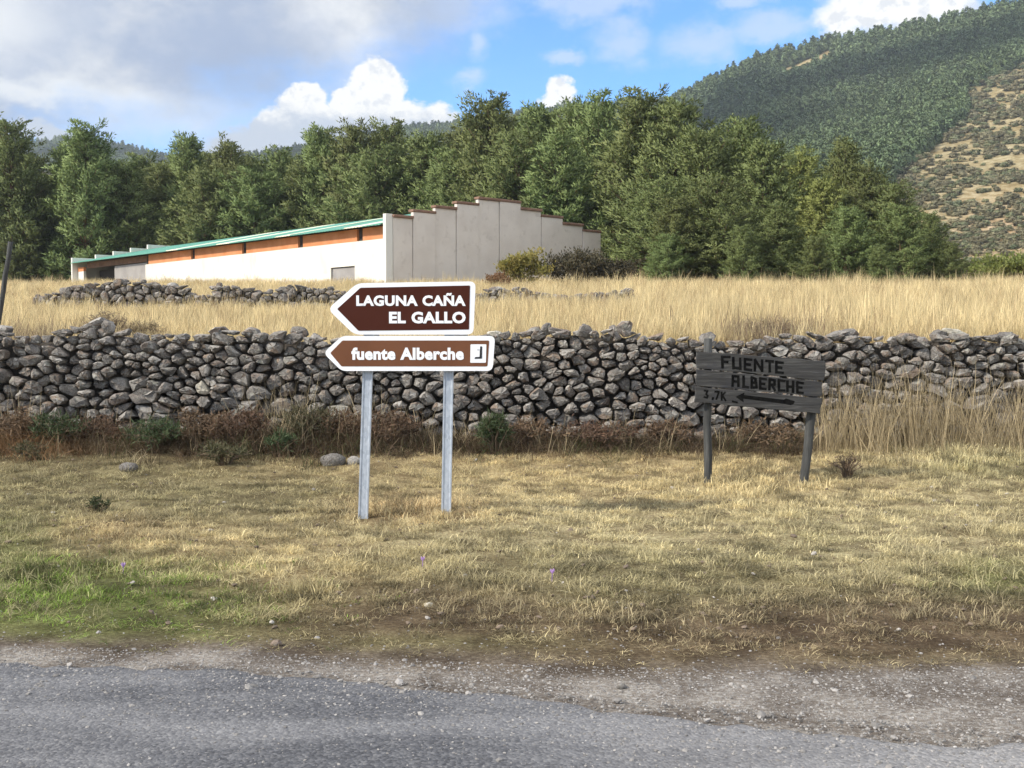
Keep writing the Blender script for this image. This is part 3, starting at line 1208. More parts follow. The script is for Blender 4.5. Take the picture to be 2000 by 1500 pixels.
shed = empty('farm_shed', (C0.x, C0.y, CZ))
tag(shed, 'long white farm shed with stepped grey gable and green sheet roof', 'shed')
edges_px = [768, 806, 850, 891, 934, 975, 1016, 1057, 1098, 1138, 1172]
tops_px = [419, 409, 401, 393, 384.5, 388, 405, 419, 434, 448]       # cap top at the left edge of each panel
g_s = [along(e, 500, C0, nG, Gv)[0] for e in edges_px]
g_z = [along(e + 3, tp, C0, nG, Gv)[1] for e, tp in zip(edges_px, tops_px)]
g_z[5] = g_z[4]
for i in range(10):
    mb = MB()
    a = C0 + Gv * (g_s[i] + 0.012)
    wv = Gv * (g_s[i + 1] - g_s[i] - 0.024)
    out = nG * (0.06 if i % 2 else 0.0)
    o = Vector((a.x, a.y, CZ - 1.2)) + out
    mb.obox(o, wv, -nG * 0.22, Vector((0, 0, g_z[i] - 0.13 - (CZ - 1.2))))
    mb.build('gable_panel', m_panel, shed, bevel=0.012, seg=1)
    mb = MB()
    o = Vector((a.x, a.y, g_z[i] - 0.128)) + nG * 0.11 - Gv * 0.05
    mb.obox(o, wv + Gv * 0.08, -nG * 0.42, Vector((0, 0, 0.13)))
    mb.build('coping', m_cap, shed, bevel=0.02, seg=1)
# backing between the panels
mb = MB()
mb.obox(Vector((C0.x, C0.y, CZ - 1)) + Gv * 0.1 - nG * 0.10, Gv * (g_s[10] - 0.2), -nG * 0.1, Vector((0, 0, g_z[9] - CZ + 0.6)))
mb.build('joint_backing', m_panel, shed)
# corner pilaster at the end of the long wall
ztop = g_z[0] + 0.02
mb = MB()
mb.obox(Vector((C0.x, C0.y, CZ - 1.2)) + nL * 0.42 - nG * 0.01, -nL * 0.415, -nG * 0.24, Vector((0, 0, ztop - CZ + 1.2)))
mb.build('corner_pilaster', m_white, shed, bevel=0.01, seg=1)

# long wall
_, z_or_lo = along(766, 464, C0, nL, Lv)
_, z_eave = along(766, 441, C0, nL, Lv)
z_eave = z_or_lo + 0.62
Ltot = along(152, 520, C0, nL, Lv)[0]
_, z_pl = along(740, 527, C0, nL, Lv)
win_px = [(703, 462), (587, 478), (477, 489), (377, 501), (284, 513)]
win_s = [along(a, b, C0, nL, Lv)[0] for a, b in win_px]
door_l = along(646, 540, C0, nL, Lv)[0]
door_r = along(693, 540, C0, nL, Lv)[0]
door_z = along(670, 521, C0, nL, Lv)[1]
rec_s = along(284, 520, C0, nL, Lv)[0]
print('shed L', Ltot, 'windows', win_s, 'door', door_l, door_r, 'eave', z_eave, z_or_lo, 'gable', g_s, g_z)


def wall_box(s0, s1, z0, z1, off=0.0, th=0.2):
    mb = MB()
    p = C0 + Lv * s0
    mb.obox(Vector((p.x, p.y, z0)) + nL * off, Lv * (s1 - s0), -nL * th, Vector((0, 0, z1 - z0)))
    return mb


WS = 0.24
wall_box(WS, door_r, CZ - 1.2, z_pl).build('plinth', m_plinth, shed)
wall_box(door_l, rec_s, CZ - 1.2, z_pl).build('plinth', m_plinth, shed)
wall_box(WS, rec_s, max(z_pl, door_z) + 0.0, z_or_lo, 0.002).build('wall', m_white, shed)
if door_z > z_pl:
    wall_box(WS, door_r, z_pl, door_z, 0.002).build('wall', m_white, shed)
    wall_box(door_l, rec_s, z_pl, door_z, 0.002).build('wall', m_white, shed)
d_ = wall_box(door_r + .06, door_l - .06, CZ - 1.0, door_z - 0.04, -0.10, 0.05).build('door', m_door, shed)
mb = wall_box(door_r + .14, door_r + .20, CZ + 0.35, CZ + 0.55, -0.06, 0.04)
set_parent(mb.build('handle', m_dark), d_) if False else mb.build('door_handle', m_dark, shed)
# orange band broken by the dark vents
ww = 0.5
prev = WS
for s in win_s[:4]:
    wall_box(prev, s - ww / 2, z_or_lo, z_eave, 0.004).build('brick_band', m_orange, shed)
    wall_box(s - ww / 2, s + ww / 2, z_or_lo, z_eave, -0.12, 0.06).build('vent', m_dark, shed)
    prev = s + ww / 2
wall_box(prev, rec_s - .5, z_or_lo, z_eave, 0.004).build('brick_band', m_orange, shed)
wall_box(rec_s - .5, rec_s, z_or_lo, z_eave, -0.12, 0.06).build('vent', m_dark, shed)
# recessed bay at the far end with big sliding doors
wall_box(Ltot - 1.1, Ltot, CZ - 1.2, z_or_lo, 0.0).build('wall', m_white, shed)
wall_box(Ltot - 1.1, Ltot, z_or_lo, z_eave - .3, 0.004).build('brick_band', m_orange, shed)
wall_box(rec_s, Ltot - 1.1, z_or_lo + .22, z_eave, -0.25, 0.1).build('lintel', m_cap, shed)
mid = along(217, 530, C0, nL, Lv)[0]
wall_box(rec_s + .1, mid, CZ - 1.2, z_or_lo + .16, -0.25, 0.08).build('sliding_door', m_door, shed)
wall_box(mid + .05, Ltot - 1.1, CZ - 1.2, z_or_lo + .1, -1.2, 0.1).build('back_wall', m_dark, shed)  # near-black colour stands in for shade inside the open bay
# far gable: stepped white parapet seen over the roof
n_st = 6
for i in range(n_st):
    s0, s1 = i * (g_s[5] / 5.0), (i + 1) * (g_s[5] / 5.0)
    if i == 5:
        s1 = g_s[10]
    zz = (g_z[0] + (g_z[4] - g_z[0]) * min(i, 4.6) / 4.0) if i < 5 else g_z[4]
    p = C0 + Lv * Ltot + Gv * s0
    mb = MB()
    mb.obox(Vector((p.x, p.y, CZ - 1.2)) + nL * (0.42 if i == 0 else 0) , Gv * (s1 - s0 - 0.01 + (0.42 if i == 0 else 0)), Lv * 0.22, Vector((0, 0, zz - CZ + 1.12)))
    mb.build('parapet_panel', m_white, shed, bevel=0.01, seg=1)
# roof: corrugated sheets from eave to ridge, cream rooflights between green runs
ridge_s = g_s[5]
z_rdg = on_plane(768, 423, C0 + Gv * ridge_s, nL).z
print('ridge', z_rdg, g_z)
ov = 0.55
z_low = z_eave + 0.02
rise = (z_rdg - z_low) / (ridge_s + ov)
P0, P1 = 0.26, Ltot - 0.02
pat = []
s = P0
seq = [(1.6, 0), (1.6, 1), (5.2, 0), (1.6, 1), (5.2, 0), (1.6, 1), (5.2, 0), (1.6, 1), (60, 0)]
for w_, kk in seq:
    e = min(P1, s + w_)
    pat.append((s, e, kk))
    s = e
    if e >= P1:
        break
for s0, s1, kk in pat:
    nseg = max(4, int((s1 - s0) / 0.07))
    V, Fc = [], []
    for i in range(nseg + 1):
        s = s0 + (s1 - s0) * i / nseg
        wv_ = 0.018 * math.cos(2 * math.pi * s / 0.28) + (0.012 if kk else 0)
        for g_ in (-ov, ridge_s):
            p = C0 + Lv * s + Gv * g_
            zz = z_low + (g_ + ov) * rise + wv_
            V += [(p.x, p.y, zz), (p.x, p.y, zz - 0.03)]
    for i in range(nseg):
        a = i * 4
        Fc += [(a, a + 2, a + 6, a + 4), (a + 1, a + 5, a + 7, a + 3), (a, a + 4, a + 5, a + 1), (a + 2, a + 3, a + 7, a + 6)]
    o = mesh_obj('rooflight_sheet' if kk else 'roof_sheet', V, Fc, m_cream if kk else m_green)
    set_parent(o, shed)
# back slope
mb = MB()
p = C0 + Lv * P0 + Gv * ridge_s
q_ = C0 + Lv * P0 + Gv * (g_s[10] + .3)
mb.box8([(p.x, p.y, z_rdg - .03), tuple(Vector((p.x, p.y, z_rdg - .03)) + Lv * (P1 - P0)), tuple(Vector((q_.x, q_.y, g_z[9] - .7)) + Lv * (P1 - P0)), (q_.x, q_.y, g_z[9] - .7),
         (p.x, p.y, z_rdg), tuple(Vector((p.x, p.y, z_rdg)) + Lv * (P1 - P0)), tuple(Vector((q_.x, q_.y, g_z[9] - .67)) + Lv * (P1 - P0)), (q_.x, q_.y, g_z[9] - .67)])
mb.build('back_roof', m_green, shed)
mb = MB()
q_ = C0 + Lv * P0 + Gv * (g_s[10] - .2)
mb.obox(Vector((q_.x, q_.y, CZ - 1.2)), Lv * (P1 - P0), Gv * 0.2, Vector((0, 0, g_z[9] - CZ + 0.4)))
mb.build('rear_wall', m_panel, shed)


# ------------------------------------------------------------------ brown direction signs on two galvanised posts
m_signwhite = mat_noise('white sign sheet', (0.80, 0.81, 0.82), (0.85, 0.86, 0.87), 3, 0.35, 30, 0.0, spec=0.5)
m_letter = mat_noise('white lettering', (0.82, 0.83, 0.84), (0.86, 0.87, 0.88), 3, 0.35, 30, 0.0, spec=0.5)
m_brown = mat_noise('dark brown sign sheet', (0.050, 0.012, 0.006), (0.060, 0.016, 0.009), 2.5, 0.55, 30, 0.0, spec=0.12)
m_brown2 = mat_noise('faded brown sign sheet', (0.13, 0.045, 0.014), (0.155, 0.057, 0.02), 2.5, 0.42, 30, 0.0, spec=0.4)
m_black = mat_noise('black print', (0.012, 0.012, 0.016), (0.02, 0.02, 0.024), 3, 0.5, 30, 0.0)
m_alu = mat_noise('sign back aluminium', (0.42, 0.43, 0.44), (0.5, 0.51, 0.52), 3, 0.5, 30, 0.0, metal=0.6)
m_galv, t, b = mat_base('galvanised steel')
co = t.new('ShaderNodeTexCoord').outputs['Object']
vo = t.vor(t.scale_vec(co, (1, 1, 0.5)), 60, 'Color')
sc_ = t.new('ShaderNodeSeparateColor')
t.put(sc_.inputs[0], vo)
col = t.mix(sc_.outputs[0], (0.34, 0.38, 0.43), (0.46, 0.50, 0.55))
col = t.mix(t.m('MULTIPLY', t.ss(t.noise(co, 9, 5), 0.5, 0.75), 0.4), col, (0.52, 0.56, 0.61))
t.put(b.inputs['Base Color'], col)
b.inputs['Metallic'].default_value = 0.25
b.inputs['Roughness'].default_value = 0.55
bump(t, b, t.noise(co, 50, 4), 0.12, 0.003)

SY = 9.5


def sp(px, py, Y=SY):
    p = at(px, py, Y)
    return (p.x, p.z)


def rounded(poly, rad):
    """round the corners of a polygon; rad: list or number, metres"""
    out = []
    n = len(poly)
    for i in range(n):
        p0, p1, p2 = Vector(poly[i - 1]), Vector(poly[i]), Vector(poly[(i + 1) % n])
        r_ = rad[i] if isinstance(rad, (list, tuple)) else rad
        a = p1 + (p0 - p1).normalized() * r_
        c_ = p1 + (p2 - p1).normalized() * r_
        for s in range(6):
            tt = s / 5
            out.append(tuple((a * (1 - tt) ** 2 + p1 * 2 * tt * (1 - tt) + c_ * tt ** 2)))
    return out


def text_part(txt, px0, px1, ptop, pbase, y, mat, parent, name='lettering', bold=0.03, slack=1.0):
    cu = bpy.data.curves.new('txt', 'FONT')
    cu.body = txt
    cu.size = 1.0
    cu.extrude = 0.0
    cu.offset = bold
    cu.space_character = 1.06
    cu.space_word = 1.15
    cu.resolution_u = 3
    ob = bpy.data.objects.new('txt', cu)
    COL.objects.link(ob)
    dg = bpy.context.evaluated_depsgraph_get()
    me = bpy.data.meshes.new_from_object(ob.evaluated_get(dg))
    bpy.data.objects.remove(ob)
    vs = np.array([v.co for v in me.vertices])
    # capital height from the glyph E / l on the baseline
    x0, x1 = vs[:, 0].min(), vs[:, 0].max()
    base, cap = -bold, CAPH + bold
    (wx0, wz0), (wx1, wz1) = sp(px0, pbase), sp(px1, ptop)
    for v in me.vertices:
        v.co = (wx0 + (v.co.x - x0) / (x1 - x0) * (wx1 - wx0), y, wz0 + (v.co.y - base) / (cap - base) * (wz1 - wz0))
    # one object for each letter: islands of the mesh whose spans overlap belong together
    bm = bmesh.new()
    bm.from_mesh(me)
    bm.verts.ensure_lookup_table()
    seen, isl = set(), []
    for v in bm.verts:
        if v.index in seen:
            continue
        st, grp = [v], []
        seen.add(v.index)
        while st:
            w_ = st.pop()
            grp.append(w_.index)
            for e in w_.link_edges:
                o2 = e.other_vert(w_)
                if o2.index not in seen:
                    seen.add(o2.index)
                    st.append(o2)
        xs_ = [bm.verts[i].co.x for i in grp]
        isl.append([min(xs_), max(xs_), set(grp)])
    isl.sort(key=lambda s: s[0])
    mer = []
    for s in isl:
        if mer and s[0] < mer[-1][1] - 0.25 * min(s[1] - s[0], mer[-1][1] - mer[-1][0]):
            mer[-1][1] = max(mer[-1][1], s[1])
            mer[-1][2] |= s[2]
        else:
            mer.append(s)
    polys = [[v.index for v in f.verts] for f in bm.faces]
    cos = [v.co.copy() for v in bm.verts]
    bm.free()
    for _, _, grp in mer:
        ix = {g_: k for k, g_ in enumerate(sorted(grp))}
        b2 = bmesh.new()
        vs2 = [b2.verts.new(cos[g_]) for g_ in sorted(grp)]
        for p_ in polys:
            if p_[0] in grp:
                b2.faces.new([vs2[ix[q_]] for q_ in p_])
        ex = bmesh.ops.extrude_face_region(b2, geom=list(b2.faces))
        for g_ in ex['geom']:
            if isinstance(g_, bmesh.types.BMVert):
                g_.co.y += 0.0035
        bmesh.ops.recalc_face_normals(b2, faces=b2.faces)
        m2 = bpy.data.meshes.new('letter')
        b2.to_mesh(m2)
        b2.free()
        m2.materials.append(mat)
        o = bpy.data.objects.new('letter', m2)
        COL.objects.link(o)
        set_parent_deep(o, parent)


cu = bpy.data.curves.new('cap', 'FONT')
cu.body = 'E'
cu.size = 1.0
_o = bpy.data.objects.new('cap', cu)
COL.objects.link(_o)
_m = bpy.data.meshes.new_from_object(_o.evaluated_get(bpy.context.evaluated_depsgraph_get()))
CAPH = max(v.co.y for v in _m.vertices)
bpy.data.objects.remove(_o)

bl = at(708, 1025, SY + 0.08)
sign = empty('road_sign', (bl.x, bl.y, 0.0))
tag(sign, 'two brown arrow signs with white lettering on a pair of galvanised posts', 'sign')


def post(pt, pb, Y, w, dep):
    """rectangular galvanised tube with a shallow groove down the front"""
    top_, bot = at(*pt, Y), at(*pb, Y)
    bot = bot + (bot - top_).normalized() * 0.25
    h = w / 2
    g_ = 0.006
    prof = [(-h, 0), (-h + .012, 0), (-h + .018, g_), (h - .018, g_), (h - .012, 0), (h, 0), (h, dep), (-h, dep)]
    V = [(bot.x + a, bot.y + c_, bot.z) for a, c_ in prof] + [(top_.x + a, top_.y + c_, top_.z) for a, c_ in prof]
    n = len(prof)
    Fc = [(i, (i + 1) % n, (i + 1) % n + n, i + n) for i in range(n)] + [tuple(range(n - 1, -1, -1)), tuple(range(n, 2 * n))]
    mb = MB()
    mb.add(V, Fc)
    o = mb.build('post', m_galv, sign)
    return o


post((723, 560), (708, 1030), SY + 0.045, 0.083, 0.045)
post((879, 560), (871, 1008), SY + 0.045, 0.083, 0.045)


def arrow_panel(outer, inner, orad, irad, mat_in, ylean=0.0):
    mb = MB()
    mb.prism(rounded([sp(*p) for p in outer], orad), SY, SY + 0.028)
    pan = mb.build('sign_panel', m_signwhite, sign)
    mb = MB()
    mb.prism(rounded([sp(*p) for p in inner], irad), SY - 0.0025, SY + 0.004)
    f = mb.build('brown_face', mat_in)
    set_parent_deep(f, pan)
    return pan


def set_parent_deep(o, p):
    """part of a part: both meshes carry world coordinates, the parent's own transform is the identity in the world"""
    o.parent = p
    o.matrix_parent_inverse = Matrix.Identity(4)


up = arrow_panel([(640, 603.5), (698, 553), (929, 549.5), (924.5, 653.5), (692, 653.5)], [(658.5, 603.5), (704, 562), (918, 557.5), (916, 643.5), (700, 646)],
                 [.06, .05, .055, .055, .05], [.01, .01, .008, .008, .01], m_brown)
lo = arrow_panel([(631.5, 689.5), (668, 656), (967, 656), (962, 724.5), (667, 724.5)], [(645, 689.5), (669, 665), (955.5, 665), (952, 715.5), (667, 715.5)],
                 [.05, .04, .05, .05, .04], [.01, .01, .012, .012, .01], m_brown2)
YL = SY - 0.0055
for args, pan in ((('LAGUNA CAÑA', 696, 909.5, 577, 597.5), up), (('EL GALLO', 760, 909.5, 609, 631.5), up), (('fuente Alberche', 686.5, 906, 679, 702.8), lo)):
    text_part(*args, YL, m_letter, pan, bold=0.045)
mb = MB()
mb.prism(rounded([sp(919, 672.5), sp(950, 672.5), sp(949, 708.5), sp(918.5, 708.5)], 0.008), YL, SY + 0.001)
pic = mb.build('pictogram', m_letter)
set_parent_deep(pic, lo)
mb = MB()
yy0, yy1 = YL - 0.0025, YL + 0.002
mb.prism([sp(937.8, 676.5), sp(941.6, 676.5), sp(941.3, 700.2), sp(927, 700.8), sp(928.2, 697.2), sp(936.6, 697)], yy0, yy1)
o = mb.build('pictogram_mark', m_black)
set_parent_deep(o, lo)
mb = MB()
mb.prism([sp(931.8, 682.4), sp(936.4, 682.4), sp(936.4, 684), sp(931.8, 684)], yy0, yy1)
o = mb.build('pictogram_mark', m_alu)
set_parent_deep(o, lo)


# ------------------------------------------------------------------ weathered wooden sign
m_wood, t, b = mat_base('weathered grey wood')
co = t.new('ShaderNodeTexCoord').outputs['Object']
oi = t.new('ShaderNodeObjectInfo')
rv = t.new('ShaderNodeCombineXYZ')
t.put(rv.inputs[0], t.m('MULTIPLY', oi.outputs['Random'], 20))
sh = t.new('ShaderNodeVectorMath', operation='ADD')
t.put(sh.inputs[0], co)
t.put(sh.inputs[1], rv.outputs[0])
cw = t.scale_vec(sh.outputs[0], (1.6, 6, 26))
g1 = t.noise(cw, 1.6, 7, 0.65, 0.4)
col = t.ramp(g1, [(0.25, (0.012, 0.011, 0.010)), (0.42, (0.027, 0.026, 0.025)), (0.58, (0.048, 0.047, 0.044)), (0.8, (0.13, 0.127, 0.12))])
col = t.mix(t.m('MULTIPLY', t.ss(t.noise(sh.outputs[0], 3.2, 4), 0.52, 0.68), 0.65), col, (0.028, 0.029, 0.034))
t.put(b.inputs['Base Color'], col)
b.inputs['Roughness'].default_value = 0.85
bump(t, b, t.noise(cw, 3.0, 6, 0.7), 0.8, 0.008)
m_post, t, b = mat_base('weathered post wood')
co = t.new('ShaderNodeTexCoord').outputs['Object']
cw = t.scale_vec(co, (26, 26, 1.6))
g1 = t.noise(cw, 1.3, 7, 0.65, 0.3)
col = t.ramp(g1, [(0.25, (0.018, 0.018, 0.018)), (0.5, (0.045, 0.046, 0.043)), (0.75, (0.10, 0.10, 0.094))])
t.put(b.inputs['Base Color'], col)
b.inputs['Roughness'].default_value = 0.88
bump(t, b, t.noise(cw, 2.5, 6, 0.7), 0.8, 0.006)
m_carve = mat_noise('black painted carving', (0.004, 0.004, 0.004), (0.011, 0.011, 0.010), 14, 0.95, 40, 0.3, 0.003, spec=0.05)

WY = 11.85
wb = at(1382, 945, WY + 0.05)
wsign = empty('wooden_sign', (wb.x, wb.y, 0.0))
tag(wsign, 'leaning weathered grey wooden sign of three boards on two posts', 'sign')


def spw(px, py, Y=WY):
    p = at(px, py, Y)
    return (p.x, p.z)


def ragged(quad, rr, n=10, amp=0.006):
    out = []
    for i in range(4):
        a, c_ = Vector(quad[i]), Vector(quad[(i + 1) % 4])
        m_ = n if i % 2 == 0 else 3
        for s in range(m_):
            p = a.lerp(c_, s / m_)
            out.append((p.x + rr.uniform(-amp, amp) * (1.4 if i % 2 else .4), p.y + rr.uniform(-amp, amp)))
    return out


rr = random.Random(4)
QUADS = [[(1361.5, 685.5), (1613, 705.5), (1609, 743.5), (1361, 718.5)],
         [(1360, 720.5), (1608, 746), (1604.5, 776), (1359.5, 752.5)],
         [(1358.5, 754.5), (1606, 778.5), (1602, 808), (1357, 786)]]
boards = []
for i, qd in enumerate(QUADS):
    mb = MB()
    mb.prism(ragged([spw(*p) for p in qd], rr), WY + 0.004 * (i == 1), WY + 0.045)
    boards.append(mb.build('board', m_wood, wsign, bevel=0.004, seg=1))


def round_post(pt, pb, r0, r1, mat, parent, Y, name='post'):
    a, c_ = at(*pb, Y), at(*pt, Y)
    a = a + (a - c_).normalized() * 0.25
    mb = MB()
    n = 7
    pts, rad = [], []
    for i in range(n):
        tt = i / (n - 1)
        p = a.lerp(c_, tt) + Vector((rr.uniform(-.006, .006), rr.uniform(-.006, .006), 0))
        pts.append(p)
        rad.append((r0 + (r1 - r0) * tt) * rr.uniform(0.95, 1.05))
    mb.tube(pts, rad, 10)
    return mb.build(name, mat, parent, smooth=True)


round_post((1382.5, 661), (1382, 950), 0.043, 0.045, m_post, wsign, WY + 0.093)
round_post((1592, 745), (1567, 962), 0.043, 0.050, m_post, wsign, WY + 0.098)
# carved strokes: each letter a set of strokes in a unit box
LET = {
    'F': [[(0, 0), (0, 1)], [(0, 1), (.8, 1)], [(0, .52), (.6, .52)]],
    'U': [[(0, 1), (0, 0)], [(0, .04), (.8, .04)], [(.8, 0), (.8, 1)]],
    'E': [[(0, 0), (0, 1)], [(0, .97), (.75, .97)], [(0, .5), (.6, .5)], [(0, .03), (.75, .03)]],
    'N': [[(0, 0), (0, 1)], [(0, 1), (.8, 0)], [(.8, 0), (.8, 1)]],
    'T': [[(.4, 0), (.4, 1)], [(0, .97), (.8, .97)]],
    'A': [[(0, 0), (0, .95)], [(.75, 0), (.75, .95)], [(0, .45), (.75, .45)], [(0, .95), (.75, .95)]],
    'L': [[(0, 1), (0, 0)], [(0, .04), (.6, .04)]],
    'B': [[(0, 0), (0, 1)], [(0, .97), (.55, .9)], [(.55, .9), (.5, .55)], [(0, .52), (.6, .5)], [(.6, .5), (.65, .08)], [(.65, .08), (0, .03)]],
    'R': [[(0, 0), (0, 1)], [(0, .97), (.7, .92)], [(.7, .92), (.65, .52)], [(.65, .52), (0, .5)], [(.25, .5), (.75, 0)]],
    'C': [[(0, 0), (0, 1)], [(0, .97), (.75, .97)], [(0, .03), (.75, .03)]],
    'H': [[(0, 0), (0, 1)], [(.75, 0), (.75, 1)], [(0, .5), (.75, .5)]],
    '3': [[(0, .95), (.6, .95)], [(.6, .95), (.35, .55)], [(.35, .55), (.65, .3)], [(.65, .3), (.5, .03)], [(.5, .03), (0, .08)]],
    '7': [[(0, .97), (.75, .97)], [(.75, .97), (.35, 0)]],
    'K': [[(0, 0), (0, 1)], [(0, .45), (.7, 1)], [(.15, .55), (.75, 0)]],
    '.': [[(0, .02), (.25, .02)]], ',': [[(.15, .12), (0, -.12)]], '-': [[(0, .02), (.9, -.08)]],
}


def carve(txt, px0, py0, px1, py1, hpx, adv, wpx, yb, parent, stroke=5.2):
    """letters along the slanted baseline (px0,py0)-(px1,py1)"""
    n = len(txt)
    for i, ch in enumerate(txt):
        mb = MB()
        f = adv[i]
        bx, by = px0 + (px1 - px0) * f, py0 + (py1 - py0) * f
        sl = (py1 - py0) / (px1 - px0)
        for a, c_ in LET[ch]:
            P = []
            for (u_, v_) in (a, c_):
                P.append(Vector((bx + u_ * wpx + rr.uniform(-.5, .5), by + u_ * wpx * sl - v_ * hpx + rr.uniform(-.5, .5))))
            d = (P[1] - P[0]).normalized()
            nn = Vector((-d.y, d.x)) * stroke / 2
            P[0] -= d * stroke * .35
            P[1] += d * stroke * .35
            qd = [P[0] - nn, P[1] - nn * rr.uniform(.8, 1.15), P[1] + nn * rr.uniform(.8, 1.15), P[0] + nn]
            mb.prism([spw(*p_) for p_ in qd], yb - 0.002 - 0.0003 * R.random(), yb + 0.006)
        o = mb.build('carved_letter', m_carve)
        set_parent_deep(o, parent)


carve('FUENTE', 1411, 717.5, 1533, 729, 21, [0, .175, .36, .52, .70, .86], 17, WY, boards[0])
carve('ALBERCHE', 1431, 753.5, 1571, 768, 20.5, [0, .155, .265, .385, .515, .645, .765, .905], 14.5, WY + 0.004, boards[1], 5.0)
carve('3,7K-', 1376, 777, 1432, 784, 15.5, [0, .27, .36, .60, .98], 10, WY, boards[2], 3.6)
mb = MB()
mb.prism([spw(*p) for p in [(1436.5, 775), (1454, 766.5), (1452.5, 771.5), (1531, 780.5), (1535, 778), (1552, 783.5), (1549.5, 789.5), (1544, 791), (1531, 788.5), (1451.5, 778.5), (1452.5, 786)]],
         WY - 0.0025, WY + 0.004)
o = mb.build('carved_arrow', m_carve)
set_parent_deep(o, boards[2])

# leaning post at the left edge, in the field
fpost = round_post((21, 472), (-4, 640), 0.036, 0.034, m_post, None, 16.6, 'fence_post')
tag(fpost, 'crooked dark wooden post leaning at the left edge of the field', 'post')


# ------------------------------------------------------------------ pines
m_bark = mat_noise('pine bark', (0.10, 0.065, 0.045), (0.17, 0.10, 0.06), 6, 0.95, 14, 0.8, 0.03, stretch=(1, 1, 0.3))
m_needle = mat_leaf('pine needles', (0.072, 0.105, 0.032), (0.25, 0.29, 0.105), trans=0.2, scale=0.7)
m_needle_y = mat_leaf('light pine needles', (0.12, 0.15, 0.04), (0.33, 0.36, 0.11), trans=0.18, scale=0.7)


def pine_mesh(seed, full=1.0, rmax=0.27, spiky=1.0):
    """unit-height pine; returns (trunk mesh, crown mesh)"""
    r = np.random.default_rng(seed)
    mb = MB()
    bend = r.normal(0, 0.012, 2)
    def ax_(h):
        return np.array([bend[0] * math.sin(h * 4), bend[1] * math.sin(h * 3 + 1), h])
    hs = np.linspace(-0.03, 0.985, 9)
    mb.tube([ax_(h) for h in hs], [0.021 * (1 - 0.93 * max(h, 0)) + 0.0015 for h in hs], 7)
    V, T, VV, OO = [], [], [], []
    h = 0.05
    lob = r.uniform(0, 6.28)
    while h < 0.985:
        nb = int(r.integers(5, 8)) if h < 0.85 else 4
        a0 = r.uniform(0, 6.28)
        prof = rmax * min(1.0, 0.72 + h * 1.2) * (1 - h) ** 0.56 * full
        for b_ in range(nb):
            a = a0 + 6.283 * b_ / nb + r.normal(0, 0.25)
            L = prof * r.uniform(0.62, 1.18) * (1 + 0.18 * math.sin(a * 2 + lob + h * 5)) + 0.012
            upv = 0.12 + 0.7 * h + 1.1 * max(0, h - 0.6) + r.normal(0, 0.14)
            d = np.array([math.cos(a), math.sin(a), 0.0])
            side = np.array([-d[1], d[0], 0])
            base = ax_(h)
            curve = r.uniform(0.15, 0.5)
            def bp(s):
                return base + d * L * s + np.array([0, 0, 1]) * L * (upv * s - 0.25 * s * (1 - s) + curve * s * s * 0.5)
            if L > 0.05:
                mb.tube([bp(0), bp(0.5), bp(0.9)], [0.0055 * (1 - h) + .0012, 0.0035 * (1 - h) + .001, 0.001], 3)
            # pads of needles on the side shoots, thickest towards the tip
            nc = max(2, int(L * 27 + 1.5))
            s = np.linspace(0.34, 1.0, nc) + r.normal(0, 0.05, nc)
            p = base + d * L * s[:, None]
            p[:, 2] += L * (upv * s - 0.25 * s * (1 - s) + curve * s * s * 0.5)
            w = L * 0.40 * (1.02 - np.clip(s, 0, 1)) + 0.006
            off = side * (r.uniform(-1, 1, nc) * w)[:, None]
            p = p + off
            p[:, 2] += r.uniform(-0.1, 0.35, nc) * w
            gd = d * r.uniform(0.4, 1.0, nc)[:, None] + off / (w[:, None] + 1e-6) * 0.7
            gd[:, 2] += r.uniform(0.3, 1.1, nc)
            gd /= np.linalg.norm(gd, axis=1)[:, None]
            rc = 0.027 * r.uniform(0.7, 1.35, nc) * spiky * (1.15 - 0.35 * h)
            E = 36
            pp_, gg, ll = np.repeat(p, E, 0), np.repeat(gd, E, 0), np.repeat(rc, E)[:, None]
            m_ = len(pp_)
            q_ = r.normal(0, 0.5, (m_, 3))
            q_[:, 2] *= 0.6
            st = pp_ + q_ * ll + gg * ll * r.uniform(-0.9, 0.9, (m_, 1))
            nd = gg * 0.7 + q_ * 0.9 + r.normal(0, 0.35, (m_, 3))
            nd[:, 2] += 0.25
            nd /= np.linalg.norm(nd, axis=1)[:, None]
            tip = st + nd * ll * r.uniform(0.55, 1.0, (m_, 1))
            wv = np.cross(nd, r.normal(0, 1, (m_, 3)))
            wv = wv / (np.linalg.norm(wv, axis=1)[:, None] + 1e-9) * 0.0048 * r.uniform(0.7, 1.2, (m_, 1))
            VV.append(np.stack([st - wv, st + wv, tip], 1).reshape(-1, 3))
            o_ = (st + tip) * 0.5 - pp_ + gg * ll * 0.25
            o_ = o_ / (np.linalg.norm(o_, axis=1)[:, None] + 1e-9) + d * 0.35 + np.array([0, 0, 0.35])
            OO.append(o_)
        h += 0.040 * r.uniform(0.75, 1.25) * (1.15 - 0.45 * h)
    # leader shoot
    top_ = ax_(0.985)
    for e in range(60):
        z = r.uniform(-0.02, 0.06)
        nd = np.array([r.normal(0, .5), r.normal(0, .5), 1.0])
        nd /= np.linalg.norm(nd)
        st = top_ + np.array([r.normal(0, .004), r.normal(0, .004), z - 0.03])
        wv = np.cross(nd, r.normal(0, 1, 3))
        wv = wv / np.linalg.norm(wv) * 0.004
        k = len(V)
        V += [st - wv, st + wv, st + nd * 0.024]
        T.append((k, k + 1, k + 2))
    tr = mb.build('trunk', m_bark, smooth=True)
    COL.objects.unlink(tr)
    V = np.concatenate(VV + [np.array(V)])
    OO.append(np.tile(np.array([0.0, -0.2, 1.0]), (len(V) // 3 - sum(len(o_) for o_ in OO), 1)))
    cr = oriented('crown', V, np.concatenate(OO), m_needle)
    return tr, cr


